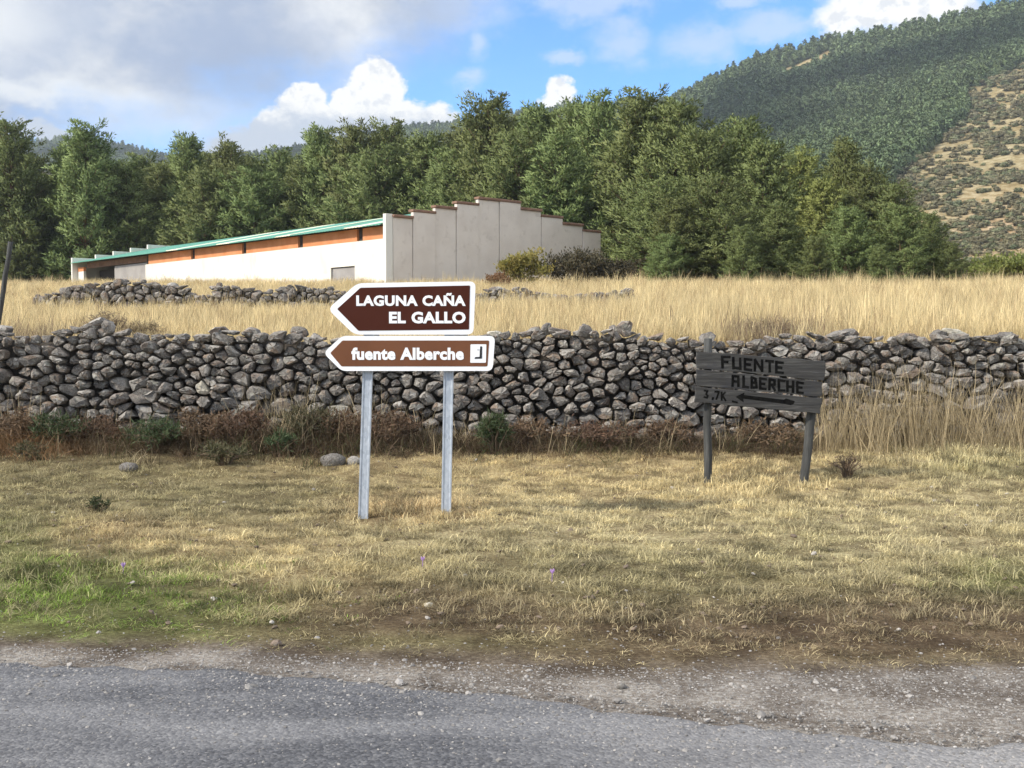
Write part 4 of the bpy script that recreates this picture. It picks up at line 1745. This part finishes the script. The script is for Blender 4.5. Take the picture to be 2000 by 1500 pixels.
PINES = [pine_mesh(300, 1.0, 0.27), pine_mesh(301, 1.05, 0.25), pine_mesh(302, 1.0, 0.30), pine_mesh(303, 0.95, 0.24, 1.1), pine_mesh(304, 1.1, 0.29), pine_mesh(305, 1.0, 0.36)]
print('pine tris', [len(p[1].data.polygons) for p in PINES])
crown_y = [p[1].data.copy() for p in PINES]
for me in crown_y:
    me.materials.clear()
    me.materials.append(m_needle_y)
#        px, top py, Y, width factor, variant, yellowish
TREES = [
    (28, 226, 93, 1.05, 0, 0), (-60, 250, 95, 1.1, 2, 0), (95, 335, 98, 1.25, 5, 0), (172, 238, 92, 1.0, 1, 0), (135, 285, 96, 1.0, 3, 0), (250, 318, 94, 1.15, 2, 0),
    (312, 325, 98, 1.1, 4, 0), (368, 262, 97, 0.85, 3, 0), (408, 322, 92, 1.2, 5, 0), (448, 268, 96, 0.9, 0, 0), (500, 330, 90, 1.2, 4, 0), (545, 288, 98, 1.0, 1, 0), (590, 315, 92, 1.15, 2, 0),
    (628, 248, 92, 0.95, 3, 0), (692, 232, 90, 1.0, 0, 0), (735, 280, 86, 1.15, 5, 0), (766, 234, 92, 0.95, 1, 0), (830, 258, 86, 1.1, 2, 0), (885, 290, 82, 1.15, 4, 0),
    (958, 182, 78, 1.05, 1, 0), (1015, 255, 74, 1.2, 5, 0), (1045, 205, 84, 0.9, 3, 0), (1118, 190, 82, 0.95, 0, 0), (1090, 260, 72, 1.2, 2, 0), (1168, 186, 78, 1.0, 4, 0), (1215, 275, 76, 1.25, 5, 0),
    (1250, 176, 68, 1.1, 1, 0), (1318, 192, 66, 1.05, 2, 0), (1285, 350, 60, 1.3, 4, 0), (1375, 250, 62, 1.2, 4, 0), (1448, 228, 64, 1.0, 3, 0), (1400, 340, 55, 1.3, 5, 0), (1490, 275, 60, 1.2, 2, 0),
    (1560, 285, 63, 1.05, 0, 1), (1320, 380, 54, 1.3, 0, 0), (1520, 395, 54, 1.3, 1, 0), (1605, 350, 57, 1.2, 2, 1), (1645, 272, 66, 0.95, 3, 0), (1690, 318, 64, 1.05, 1, 0),
    (1655, 400, 54, 1.25, 5, 0), (1745, 350, 62, 1.1, 0, 0), (1760, 400, 54, 1.25, 4, 0), (1815, 415, 56, 1.15, 2, 0), (1850, 470, 54, 1.3, 5, 0),
    (215, 308, 102, 1.2, 4, 0), (285, 300, 103, 1.15, 1, 0), (338, 312, 99, 1.2, 5, 0), (480, 300, 102, 1.2, 2, 0), (415, 295, 103, 1.1, 4, 0), (580, 292, 103, 1.15, 5, 0), (655, 290, 99, 1.2, 1, 0), (800, 275, 94, 1.2, 5, 0), (910, 245, 88, 1.2, 2, 0), (995, 225, 86, 1.1, 4, 0), (1075, 222, 86, 1.15, 1, 0), (60, 300, 101, 1.2, 2, 0),
    (40, 420, 92, 1.3, 4, 0), (-70, 380, 93, 1.2, 0, 0), (200, 400, 95, 1.2, 1, 0), (330, 400, 93, 1.2, 0, 0), (1590, 460, 51, 1.3, 4, 0), (1450, 440, 51.5, 1.3, 2, 0), (1720, 475, 51, 1.3, 0, 0), (1305, 455, 53, 1.3, 5, 0),
]
NAMES = ['first', 'second', 'third', 'fourth', 'fifth', 'sixth', 'seventh', 'eighth', 'ninth', 'tenth', 'eleventh', 'twelfth', 'thirteenth', 'fourteenth', 'fifteenth',
         'sixteenth', 'seventeenth', 'eighteenth', 'nineteenth', 'twentieth', 'twenty-first', 'twenty-second', 'twenty-third', 'twenty-fourth', 'twenty-fifth', 'twenty-sixth',
         'twenty-seventh', 'twenty-eighth', 'twenty-ninth', 'thirtieth']
TREES.sort(key=lambda t_: t_[0])
cnt = {}
ZM = {i: max(v_.co.z for v_ in p_[1].data.vertices) for i, p_ in enumerate(PINES)}
print('crown tops', ZM)
for (px, py, Yt, wf, vi, ye) in TREES:
    g0 = at(px, 560, Yt)
    zg = float(H(np.array([g0.x]), np.array([Yt]))[0])
    if Yt > 70:
        zg = min(zg, 5.2)
    ht = (at(px, py, Yt).z - zg) / ZM[vi]
    root = empty('pine_tree', (g0.x, Yt, zg))
    ht *= 1.03
    sx = ht * wf * 1.08
    if ht < 6:
        sx = ht * wf * 1.15
    tr = PINES[vi][0].copy()
    cr = PINES[vi][1].copy()
    if ye:
        cr.data = crown_y[vi]
    rz = R.uniform(0, 6.28)
    for o in (tr, cr):
        COL.objects.link(o)
        o.parent = root
        o.scale = (sx, sx, ht)
        o.rotation_euler = (0, 0, rz)
    if px < 150:
        zone = 'at the left edge beyond the shed'
    elif px < 900:
        zone = 'behind the green shed roof'
    elif px < 1200:
        zone = 'behind the stepped gable'
    else:
        zone = 'in the clump right of the shed'
    lay = 'tall' if py < 300 else ('middling' if py < 390 else 'low')
    key = (lay, zone, ye)
    cnt[key] = cnt.get(key, 0) + 1
    tag(root, '%s %s %s, %s from the left' % (lay, 'yellow-green pine' if ye else 'dark green pine', zone, NAMES[cnt[key] - 1]), 'pine tree', 'pines round the shed')


# ------------------------------------------------------------------ bushes
def twig_bush(name, px, py, Yt, w, h, n, mat, label, leaf=0.05, lw=0.012, stems=14, seed=1, up=0.7, cat='bush', stem_mat=None, sink=0.0, leaves_up=0.5):
    """bush of forking stems with many small leaves; base at pixel (px,py) and depth Yt"""
    r = np.random.default_rng(seed)
    g0 = at(px, py, Yt)
    zg = float(H(np.array([g0.x]), np.array([Yt]))[0]) - sink
    root = empty(name, (g0.x, Yt, zg))
    tag(root, label, cat)
    mb = MB()
    V, T = [], []
    tips = []
    for s in range(stems):
        a = r.uniform(0, 6.28)
        sp_ = r.uniform(0.1, 1) ** 0.6
        tip = np.array([math.cos(a) * w / 2 * sp_, math.sin(a) * w / 2 * sp_ * 0.8, h * r.uniform(0.65, 1.0) * (1 - 0.45 * sp_ ** 2)])
        mid_ = tip * np.array([0.35, 0.35, 0.55]) + r.normal(0, 0.03, 3) * h
        b0 = np.array([math.cos(a) * w * 0.06, math.sin(a) * w * 0.06, -0.05])
        mb.tube([b0, mid_, tip], [0.008 + 0.006 * h, 0.006 + .002 * h, 0.002], 4)
        tips.append((b0, mid_, tip))
        for e in range(4):
            s_ = r.uniform(0.35, 0.9)
            p = (1 - s_) * mid_ + s_ * tip
            q_ = p + np.array([r.normal(0, w * .10), r.normal(0, w * .10), r.uniform(0.04, .16) * h])
            mb.tube([p, q_], [0.005, 0.0015], 3)
            tips.append((p, (p + q_) / 2, q_))
    for i in range(n):
        b0, mid_, tip = tips[r.integers(0, len(tips))]
        s_ = r.uniform(0.3, 1.02)
        p = (1 - s_) ** 2 * b0 + 2 * s_ * (1 - s_) * mid_ + s_ ** 2 * tip + r.normal(0, 0.035, 3) * w
        if p[2] < 0:
            p[2] = abs(p[2]) * 0.5
        nd = r.normal(0, 1, 3) + np.array([0, 0, leaves_up * 2])
        nd /= np.linalg.norm(nd)
        wv = np.cross(nd, r.normal(0, 1, 3))
        wv = wv / np.linalg.norm(wv) * lw * r.uniform(0.6, 1.3)
        ln = leaf * r.uniform(0.6, 1.3)
        k = len(V)
        V += [p, p + nd * ln * .5 - wv, p + nd * ln, p + nd * ln * .5 + wv]
        T += [(k, k + 1, k + 2), (k, k + 2, k + 3)]
    a = mb.build('stems', stem_mat or m_twig, smooth=True)
    a.parent = root
    b_ = tri_obj('foliage', np.array(V), np.array(T), mat)
    b_.parent = root
    return root


m_twig = mat_noise('dry twig', (0.13, 0.09, 0.06), (0.2, 0.15, 0.10), 8, 0.9, 30, 0.3, 0.003)
l_dark = mat_leaf('dark bush leaves', (0.05, 0.05, 0.025), (0.12, 0.105, 0.055), trans=0.2)
l_yel = mat_leaf('turning bush leaves', (0.16, 0.17, 0.04), (0.36, 0.30, 0.09), trans=0.35)
l_broom = mat_leaf('broom green', (0.035, 0.055, 0.022), (0.08, 0.105, 0.045), trans=0.15)
l_brown = mat_leaf('dead fern brown', (0.14, 0.075, 0.035), (0.30, 0.185, 0.085), trans=0.3)
l_grey = mat_leaf('grey dry thistle', (0.22, 0.17, 0.10), (0.36, 0.28, 0.17), trans=0.25)
l_light = mat_leaf('light green leaves', (0.13, 0.18, 0.04), (0.26, 0.29, 0.09), trans=0.3)

twig_bush('gable_bush', 1135, 560, 50, 3.7, 1.75, 5600, l_dark, 'dark brown-green bush against the grey stepped gable', 0.16, 0.035, 34, 1)
twig_bush('gable_bush', 1025, 562, 49, 2.5, 1.7, 3200, l_yel, 'yellow-green bush in front of the middle gable panels', 0.16, 0.04, 24, 2)
twig_bush('gable_bush', 975, 565, 48, 1.3, 0.8, 900, l_brown, 'small rusty bush at the left foot of the gable bushes', 0.13, 0.03, 14, 3)
twig_bush('gable_bush', 1205, 562, 50, 2.0, 1.3, 2200, l_dark, 'low dark bush between the gable corner and the pines', 0.16, 0.035, 20, 4)
twig_bush('field_bush', 1975, 575, 62, 5.0, 1.75, 5200, l_light, 'light green bush at the right edge of the field', 0.2, 0.06, 34, 5)
twig_bush('field_bush', 1905, 575, 64, 2.6, 1.1, 1600, l_grey, 'small greyish bush left of the light green field bush', 0.18, 0.05, 18, 6)
twig_bush('thistle_clump', 215, 640, 16.2, 0.85, 0.55, 700, l_grey, 'grey-brown dry clump behind the wall below the shed door', 0.09, 0.006, 40, 7, cat='dry plant')
twig_bush('thistle_clump', 285, 640, 16.4, 0.6, 0.4, 500, l_grey, 'smaller grey dry clump behind the wall beside a larger one', 0.09, 0.006, 34, 8, cat='dry plant')
twig_bush('thistle_clump', 1490, 640, 16.2, 1.2, 0.42, 900, l_grey, 'purplish-grey dry clump behind the wall above the wooden sign', 0.08, 0.006, 50, 9, cat='dry plant')
twig_bush('broom_bush', 966, 880, 13.6, 0.42, 0.5, 1500, l_broom, 'dark green upright broom bush at the wall foot right of the posts', 0.11, 0.005, 26, 10)
twig_bush('broom_bush', 605, 880, 13.9, 0.9, 0.6, 1500, l_dark, 'dark brown-black bush at the wall foot left of the posts', 0.10, 0.007, 34, 11)
twig_bush('broom_bush', 545, 895, 13.4, 0.4, 0.34, 700, l_broom, 'small green broom beside the dark bush left of the posts', 0.09, 0.006, 18, 12)
twig_bush('broom_bush', 300, 890, 13.6, 0.8, 0.4, 1200, l_broom, 'spreading green broom at the wall foot under the pale boulders', 0.09, 0.006, 26, 13)
twig_bush('broom_bush', 115, 870, 13.8, 0.8, 0.5, 1300, l_broom, 'dark green bush at the far left of the wall foot', 0.09, 0.006, 26, 14)
twig_bush('broom_bush', 440, 912, 12.9, 0.6, 0.26, 900, l_dark, 'low dark bush in front of the weeds left of the posts', 0.08, 0.006, 22, 15)
twig_bush('broom_bush', 60, 890, 13.2, 0.5, 0.2, 500, l_dark, 'small low dark bush near the left edge of the verge', 0.07, 0.006, 18, 16)
twig_bush('dead_shrub', 1655, 920, 12.2, 0.36, 0.30, 120, l_grey, 'small dead twiggy shrub right of the wooden sign', 0.05, 0.004, 26, 17, cat='shrub')
twig_bush('broom_bush', 192, 1005, 10.2, 0.22, 0.12, 260, l_broom, 'tiny green tussock alone on the left of the verge', 0.05, 0.005, 14, 18)

l_bram = mat_leaf('withered bramble', (0.075, 0.05, 0.03), (0.21, 0.14, 0.08), trans=0.2)
for k_, (px, py, Yt, w, h, nl, lab) in enumerate((
        (30, 860, 14.0, 1.1, 0.5, 1500, 'withered russet bramble at the left edge of the wall foot'),
        (190, 868, 14.0, 0.9, 0.42, 1300, 'withered bramble between the two green brooms on the left'),
        (395, 875, 13.9, 1.0, 0.5, 1500, 'withered bramble under the pale wall stone on the left'),
        (480, 880, 13.8, 0.8, 0.55, 1300, 'tall withered bramble left of the small green broom'),
        (660, 882, 13.9, 0.9, 0.55, 1500, 'withered brown bramble just left of the left sign post'),
        (770, 878, 13.9, 1.0, 0.5, 1500, 'withered brown bramble between the two sign posts'),
        (1040, 872, 14.0, 0.9, 0.4, 1200, 'withered bramble right of the upright green broom'),
        (1170, 870, 14.0, 1.1, 0.36, 1200, 'low withered bramble at the wall foot midway between the signs'),
        (1310, 868, 14.0, 0.8, 0.36, 1000, 'low withered bramble left of the wooden sign'),
        (1500, 868, 14.0, 1.0, 0.36, 1100, 'low withered bramble behind the legs of the wooden sign'))):
    twig_bush('bramble', px, py, Yt, w, h, nl, l_bram, lab, 0.07, 0.009, 30, 30 + k_, leaves_up=0.1, cat='bramble')

# boulders lying in the verge
def boulder(px, py, Yt, w, h, label, seed, mat=None):
    rr_ = random.Random(seed)
    bm = bmesh.new()
    bmesh.ops.create_icosphere(bm, subdivisions=3, radius=1)
    for v in bm.verts:
        n_ = float(fbm(np.array([v.co.x * 1.3 + seed]), np.array([v.co.y * 1.3 + v.co.z * 2.1]), seed)[0])
        v.co *= 0.78 + 0.45 * n_
        v.co.x *= w / 2
        v.co.y *= w / 2 * 0.8
        v.co.z *= h / 2
    me = bpy.data.meshes.new('boulder')
    bm.to_mesh(me)
    bm.free()
    me.polygons.foreach_set('use_smooth', [True] * len(me.polygons))
    me.materials.append(mat or m_stone)
    o = bpy.data.objects.new('boulder', me)
    COL.objects.link(o)
    g0 = at(px, py, Yt)
    o.location = (g0.x, Yt, float(H(np.array([g0.x]), np.array([Yt]))[0]) + h * 0.22)
    tag(o, label, 'stone')
    return o


boulder(650, 905, 12.9, 0.30, 0.18, 'grey stone half sunk in the verge left of the left post', 3)
boulder(692, 903, 12.9, 0.16, 0.13, 'small pale stone touching the left sign post', 4)
boulder(250, 912, 12.6, 0.22, 0.12, 'flat stone in the verge below the green broom', 5)
boulder(838, 1193, 6.6, 0.055, 0.035, 'white pebble on the bare earth below the right sign post', 6, m_pale)
boulder(540, 1268, 5.75, 0.06, 0.045, 'pale rounded pebble at the edge of the grass, left half', 7)
boulder(1213, 1365, 5.05, 0.05, 0.03, 'dark-bottomed pebble lying on the road gravel', 8)


# ------------------------------------------------------------------ small autumn flowers
m_petal = mat_leaf('lilac petals', (0.42, 0.26, 0.55), (0.55, 0.38, 0.66), trans=0.35)
for px, py, lab in ((1078, 1135, 'lilac crocus in the short turf below the middle of the wall'), (825, 1107, 'tiny lilac crocus below the right metal post'), (240, 1108, 'lilac crocus beside the green patch on the left')):
    d = ray(px, py)
    p = Vector((0, 0, CAMZ)) + d * ((CAMZ - 0.02) / -d.z)
    zg = float(H(np.array([p.x]), np.array([p.y]))[0])
    root = empty('crocus', (p.x, p.y, zg))
    tag(root, lab, 'flower', 'crocuses in the turf')
    mb = MB()
    mb.tube([(0, 0, -0.01), (0.002, 0, 0.05)], [0.003, 0.0025], 5)
    o = mb.build('stem', m_petal)
    o.parent = root
    V, T = [], []
    for i in range(6):
        a = i * math.pi / 3
        dd = Vector((math.cos(a), math.sin(a), 0))
        s_ = Vector((-dd.y, dd.x, 0)) * 0.008
        k = len(V)
        b0 = Vector((0.002, 0, 0.048))
        V += [b0, b0 + dd * 0.012 + s_ + Vector((0, 0, 0.018)), b0 + dd * 0.016 + Vector((0, 0, 0.036)), b0 + dd * 0.012 - s_ + Vector((0, 0, 0.018))]
        T += [(k, k + 1, k + 2), (k, k + 2, k + 3)]
    o = tri_obj('petals', [tuple(v) for v in V], T, m_petal)
    o.parent = root


# ------------------------------------------------------------------ grass, weeds, gravel (stuff)
m_grass = mat_leaf('grass blade', None, None, tint=True, trans=0.35)


def rand_rot(n, tilt=0.15):
    r_ = G.normal(0, tilt, (n, 3))
    r_[:, 2] = G.uniform(0, 6.28, n)
    return r_


# short matted turf of the verge
TURF = [blades(12, 0.056, 0.06, 0.0042, 1.5, 400 + i, m_grass, 3, 1.0, 0.03) for i in range(5)]
n = 60000
y = 5.3 + (14.55 - 5.3) * G.uniform(0, 1, n) ** 1.15
x = G.uniform(-1, 1, n) * (y * 0.50 + 0.5)
z = H(x, y)
px, py = proj(x, y, z)
ge = grass_edge_px(px) + (fbm(x * 3, y * 3, 61) - 0.5) * 40
keep = (py < ge) & (G.uniform(size=n) < 0.06 + 1.1 * sstep(fbm(x * 4.2, y * 7.0, 62, 5), 0.36, 0.66)) & (G.uniform(size=n) < np.clip((ge - py) / 70 + 0.12, 0, 1))
bare = zone_col(px, py)
lum = bare.sum(1)
keep &= G.uniform(size=n) < np.clip((lum - 0.36) / 0.35, 0.22, 1)
x, y, z, px, py = (a[keep] for a in (x, y, z, px, py))
n = len(x)
c_ = zone_col(px + G.normal(0, 45, n), py + G.normal(0, 12, n))
pick_straw = (G.uniform(size=n) < 0.42)[:, None]
c_ = np.where(pick_straw, c_ * 0.55 + np.array((0.60, 0.51, 0.29)) * 0.45, c_ * 0.9)
gr = np.exp(-(((px - 170) / 260) ** 2 + ((py - 1185) / 62) ** 2))
c_ = np.where((G.uniform(size=n) < gr * 0.85)[:, None], np.array((0.205, 0.295, 0.055)) * G.uniform(0.7, 1.2, (n, 1)), c_)
patch = 0.42 + 1.05 * sstep(fbm(x * 5.5, y * 10, 63, 5), 0.32, 0.66)
c_ = c_ * patch[:, None] * G.uniform(0.75, 1.2, (n, 1))
hgt = (0.5 + 0.9 * fbm(x * 2.0, y * 2.0, 64)) * G.uniform(0.6, 1.25, n)
tall = np.zeros(n)
for zx, zy, rx_, ry_, k_ in ((1450, 945, 190, 45, 1.3), (1900, 890, 170, 45, 2.2), (800, 1000, 120, 25, 0.9), (590, 1150, 40, 20, 1.6), (100, 1120, 120, 40, 0.6), (1560, 985, 90, 30, 0.9)):
    tall = np.maximum(tall, k_ * np.exp(-(((px - zx) / rx_) ** 2 + ((py - zy) / ry_) ** 2)))
hgt = hgt * np.clip((grass_edge_px(px) - py) / 90, 0.35, 1.0)
hgt = hgt * (1 + tall * G.uniform(0.4, 1.5, n))
scl = np.stack([0.9 + 0.35 * hgt, 0.9 + 0.35 * hgt, hgt], -1)
scatter('verge_turf', np.stack([x, y, z - 0.004], -1), rand_rot(n), scl, G.integers(0, 5, n), c_, TURF, 'short dry straw-coloured turf of the roadside verge', 'grass')
print('turf', n)

# tussocks of longer straw standing out of the turf
TUS = [blades(26, 0.15, 0.1, 0.0045, 1.1, 410 + i, m_grass, 3, 0.9, 0.035) for i in range(4)]
n = 2600
y = 6.2 + 8 * G.uniform(0, 1, n) ** 1.1
x = G.uniform(-1, 1, n) * (y * 0.50 + 0.5)
z = H(x, y)
px, py = proj(x, y, z)
keep = (py < grass_edge_px(px) - 25) & (fbm(x * 1.4, y * 2.2, 65) + G.uniform(-0.2, 0.2, n) > 0.52)
x, y, z, px, py = (a[keep] for a in (x, y, z, px, py))
n = len(x)
c_ = (zone_col(px, py) * 0.5 + np.array((0.60, 0.51, 0.30)) * 0.5) * G.uniform(0.55, 1.15, (n, 1))
hgt = G.uniform(0.35, 1.0, n) ** 1.4
scatter('straw_tussocks', np.stack([x, y, z - 0.004], -1), rand_rot(n, 0.2), np.stack([0.7 + 0.5 * hgt, 0.7 + 0.5 * hgt, hgt], -1), G.integers(0, 4, n), c_, TUS,
        'scattered straw tussocks sticking out of the verge turf', 'grass')
print('tussocks', n)

# long dry grass in the field
LONG = [blades(15, 0.62, 0.12, 0.008, 0.42, 420 + i, m_grass, 3, 0.5, 0.06) for i in range(5)]
pts = []
for (y0, y1, cnt_) in ((15.12, 17, 4200), (17, 22, 5200), (22, 30, 6500), (30, 56, 15000), (56, 110, 9000)):
    yy = G.uniform(y0, y1, cnt_)
    xx = G.uniform(-1, 1, cnt_) * (yy * 0.48 + 1.0)
    pts.append(np.stack([xx, yy], -1))
P = np.concatenate(pts)
x, y = P[:, 0], P[:, 1]
z = H(x, y)
px, py = proj(x, y, z)
# keep clear of the shed's floor
ds = (x - C0.x) * Lv.x + (y - C0.y) * Lv.y
dg = (x - C0.x) * Gv.x + (y - C0.y) * Gv.y
inside = (ds > -0.15) & (ds < Ltot + .3) & (dg > -0.55) & (dg < g_s[10] + .2)
keep = ~inside & (G.uniform(size=len(x)) < 0.35 + 1.0 * fbm(x * 0.5, y * 0.5, 66))
x, y, z, px = x[keep], y[keep], z[keep], px[keep]
n = len(x)
hgt = G.uniform(0.55, 1.15, n) * (0.7 + 0.6 * fbm(x * 0.6, y * 0.6, 67))
lefth = np.interp(px, [0, 700, 950, 1200, 2000], [0.62, 0.62, 0.78, 0.92, 0.92])
hgt = hgt * lefth
nearw = (y < 17)
hgt = np.where(nearw, hgt * 0.85, hgt)
c_ = np.array((0.70, 0.575, 0.32)) * (0.75 + 0.5 * fbm(x * 0.8, y * 0.8, 68))[:, None] * G.uniform(0.8, 1.2, (n, 1))
c_ = np.where((G.uniform(size=n) < 0.22)[:, None], np.array((0.46, 0.34, 0.19)) * G.uniform(0.7, 1.1, (n, 1)), c_)
spike = G.uniform(size=n) < 0.07
hgt = np.where(spike, hgt * 1.55, hgt)
gx_ = np.exp(-((px - 1510) / 90) ** 2) + 0.8 * np.exp(-((px - 40) / 90) ** 2) + 0.7 * np.exp(-((px - 240) / 80) ** 2)
c_ = np.where(((G.uniform(size=n) < gx_ * 0.75) & (y < 17.2))[:, None], np.array((0.27, 0.20, 0.13)) * G.uniform(0.6, 1.2, (n, 1)), c_)
scl = np.stack([0.8 + 0.25 * hgt, 0.8 + 0.25 * hgt, hgt], -1) * np.clip(y / 26, 1, 1.6)[:, None] ** np.array([1, 1, 0])
scatter('field_grass', np.stack([x, y, z - 0.02], -1), rand_rot(n, 0.1), scl, G.integers(0, 5, n), c_, LONG, 'tall golden dry grass filling the field behind the wall', 'grass')
print('field', n)

# weeds at the wall foot: brown on the left, straw stalks on the right
WEED = [blades(22, 0.34, 0.25, 0.006, 1.7, 440 + i, m_grass, 3, 0.9, 0.08) for i in range(4)] + \
       [blades(7, 0.75, 0.1, 0.006, 0.35, 450 + i, m_grass, 3, 0.5, 0.05) for i in range(3)]
n = 11000
u = G.uniform(-80, 2080, n)
y = WALL_Y - 0.12 - np.abs(G.normal(0, 0.5, n))
x = (u - CX) / F * y
z = H(x, y)
leftw = np.interp(u, [-80, 0, 120, 250, 430, 500, 640, 720, 800, 950, 1000, 1330, 1400, 1600, 1700, 2080], [0.7, 0.85, 0.55, 0.5, 0.65, 0.8, 0.9, 0.8, 0.6, 0.55, 0.55, 0.5, 0.45, 0.55, 0.9, 1.0])
keep = G.uniform(size=n) < leftw * np.where(y > WALL_Y - 0.9, 1, 0.5) * np.where(u > 1590, 0.19, 0.6)
u, x, y, z, leftw = (a[keep] for a in (u, x, y, z, leftw))
n = len(u)
right = u > 1590
stalk = (G.uniform(size=n) < np.where(right, 0.75, 0.05))
pick = np.where(stalk, G.integers(4, 7, n), G.integers(0, 4, n))
cb = np.array((0.15, 0.105, 0.065)) * G.uniform(0.25, 1.35, (n, 1))
cb = np.where((G.uniform(size=n) < 0.16)[:, None], np.array((0.10, 0.115, 0.045)) * G.uniform(0.6, 1.3, (n, 1)), cb)
rust_ = np.exp(-((u - 70) / 90) ** 2)[:, None]
cb = cb * (1 - rust_) + np.array((0.33, 0.20, 0.10)) * rust_ * G.uniform(0.7, 1.2, (n, 1))
cs = np.array((0.50, 0.405, 0.245)) * G.uniform(0.4, 1.2, (n, 1))
c_ = np.where((right | (G.uniform(size=n) < 0.06) | stalk)[:, None], cs, cb)
hgt = G.uniform(0.5, 1.15, n) * np.where(right, np.where(stalk, 1.5, 0.8), 0.45 + leftw * 0.85 * np.where(u < 760, 1.15, 0.75))
scl = np.stack([0.7 + 0.4 * hgt, 0.7 + 0.4 * hgt, hgt], -1)
scatter('wall_weeds', np.stack([x, y, z - 0.01], -1), rand_rot(n, 0.2), scl, pick, c_, WEED, 'dry brown weeds and straw stalks along the foot of the stone wall', 'weeds')
print('weeds', n)

# loose gravel on the shoulder and road
m_grav, t, b = mat_base('loose gravel')
ga = t.new('ShaderNodeAttribute', attribute_type='INSTANCER', attribute_name='tint')
t.put(b.inputs['Base Color'], ga.outputs['Color'])
b.inputs['Roughness'].default_value = 0.9


def pebble(seed):
    r = np.random.default_rng(seed)
    bm = bmesh.new()
    bmesh.ops.create_icosphere(bm, subdivisions=1, radius=1)
    for v in bm.verts:
        v.co *= r.uniform(0.7, 1.15)
        v.co.z *= 0.6
    me = bpy.data.meshes.new('pebble')
    bm.to_mesh(me)
    bm.free()
    me.materials.append(m_grav)
    return bpy.data.objects.new('pebble', me)


PEB = [pebble(500 + i) for i in range(5)]
n = 60000
y = G.uniform(3.6, 7.2, n)
x = G.uniform(-1, 1, n) * (y * 0.48 + 0.3)
z = H(x, y)
px, py = proj(x, y, z)
ge, re_ = grass_edge_px(px), road_edge_px(px)
dens = np.where(py < ge, 0.10 * np.exp((py - ge) / 60), np.where(py < re_, 0.75, 0.55 * np.exp(-(py - re_) / 70) + 0.02 + 0.12 * sstep(px, 700, 1900)))
keep = G.uniform(size=n) < dens
x, y, z, px, py = (a[keep] for a in (x, y, z, px, py))
n = len(x)
re_ = road_edge_px(px)
z = np.where(py > re_ - 4, 0.014, z)
size = 0.003 + 0.006 * G.uniform(0, 1, n) ** 3 + (G.uniform(size=n) < 0.012) * G.uniform(0.004, 0.014, n)
gcol_ = np.array((0.29, 0.272, 0.25)) * G.uniform(0.45, 1.15, (n, 1))
gcol_ = np.where((G.uniform(size=n) < 0.012)[:, None], np.array((0.42, 0.40, 0.37)), gcol_)
scl = np.stack([size * G.uniform(0.8, 1.4, n), size, size], -1)
# clods and small stones lying about in the verge
m2 = 900
yc = 6.0 + 7.5 * G.uniform(0, 1, m2)
xc = G.uniform(-1, 1, m2) * (yc * 0.48 + 0.3)
zc = H(xc, yc)
pxc, pyc = proj(xc, yc, zc)
kc = pyc < grass_edge_px(pxc)
xc, yc, zc = xc[kc], yc[kc], zc[kc]
m2 = len(xc)
sc2 = 0.006 + 0.018 * G.uniform(0, 1, m2) ** 3
x, y, z = np.concatenate([x, xc]), np.concatenate([y, yc]), np.concatenate([z, zc + 0.008])
scl = np.concatenate([scl, np.stack([sc2 * 1.3, sc2, sc2 * 0.9], -1)])
cc2 = np.where((G.uniform(size=m2) < 0.12)[:, None], np.array((0.36, 0.33, 0.29)), np.array((0.16, 0.12, 0.085))) * G.uniform(0.7, 1.2, (m2, 1))
gcol_ = np.concatenate([gcol_, cc2])
n = len(x)
scatter('loose_gravel', np.stack([x, y, z], -1), rand_rot(n, 0.3), scl, G.integers(0, 5, n), gcol_, PEB, 'loose grey gravel strewn along the road shoulder', 'gravel')
print('gravel', n)


# ------------------------------------------------------------------ the air: thin haze that pales the mountain
m_haze = bpy.data.materials.new('haze')
m_haze.use_nodes = True
hn = NT(m_haze.node_tree)
hn.n.clear()
ho = hn.new('ShaderNodeOutputMaterial')
hv = hn.new('ShaderNodeVolumePrincipled')
hv.inputs['Color'].default_value = (0.80, 0.88, 1.0, 1)
hv.inputs['Density'].default_value = 0.0002
hv.inputs['Anisotropy'].default_value = 0.1
hn.l.new(hv.outputs[0], ho.inputs['Volume'])
mb = MB()
mb.box(-2450, 2450, -2450, 2450, -2.0, float(MZ.max()) + 14)
haze = mb.build('haze', m_haze)
tag(haze, 'thin bluish haze in the air of the valley', 'haze', None, 'stuff')
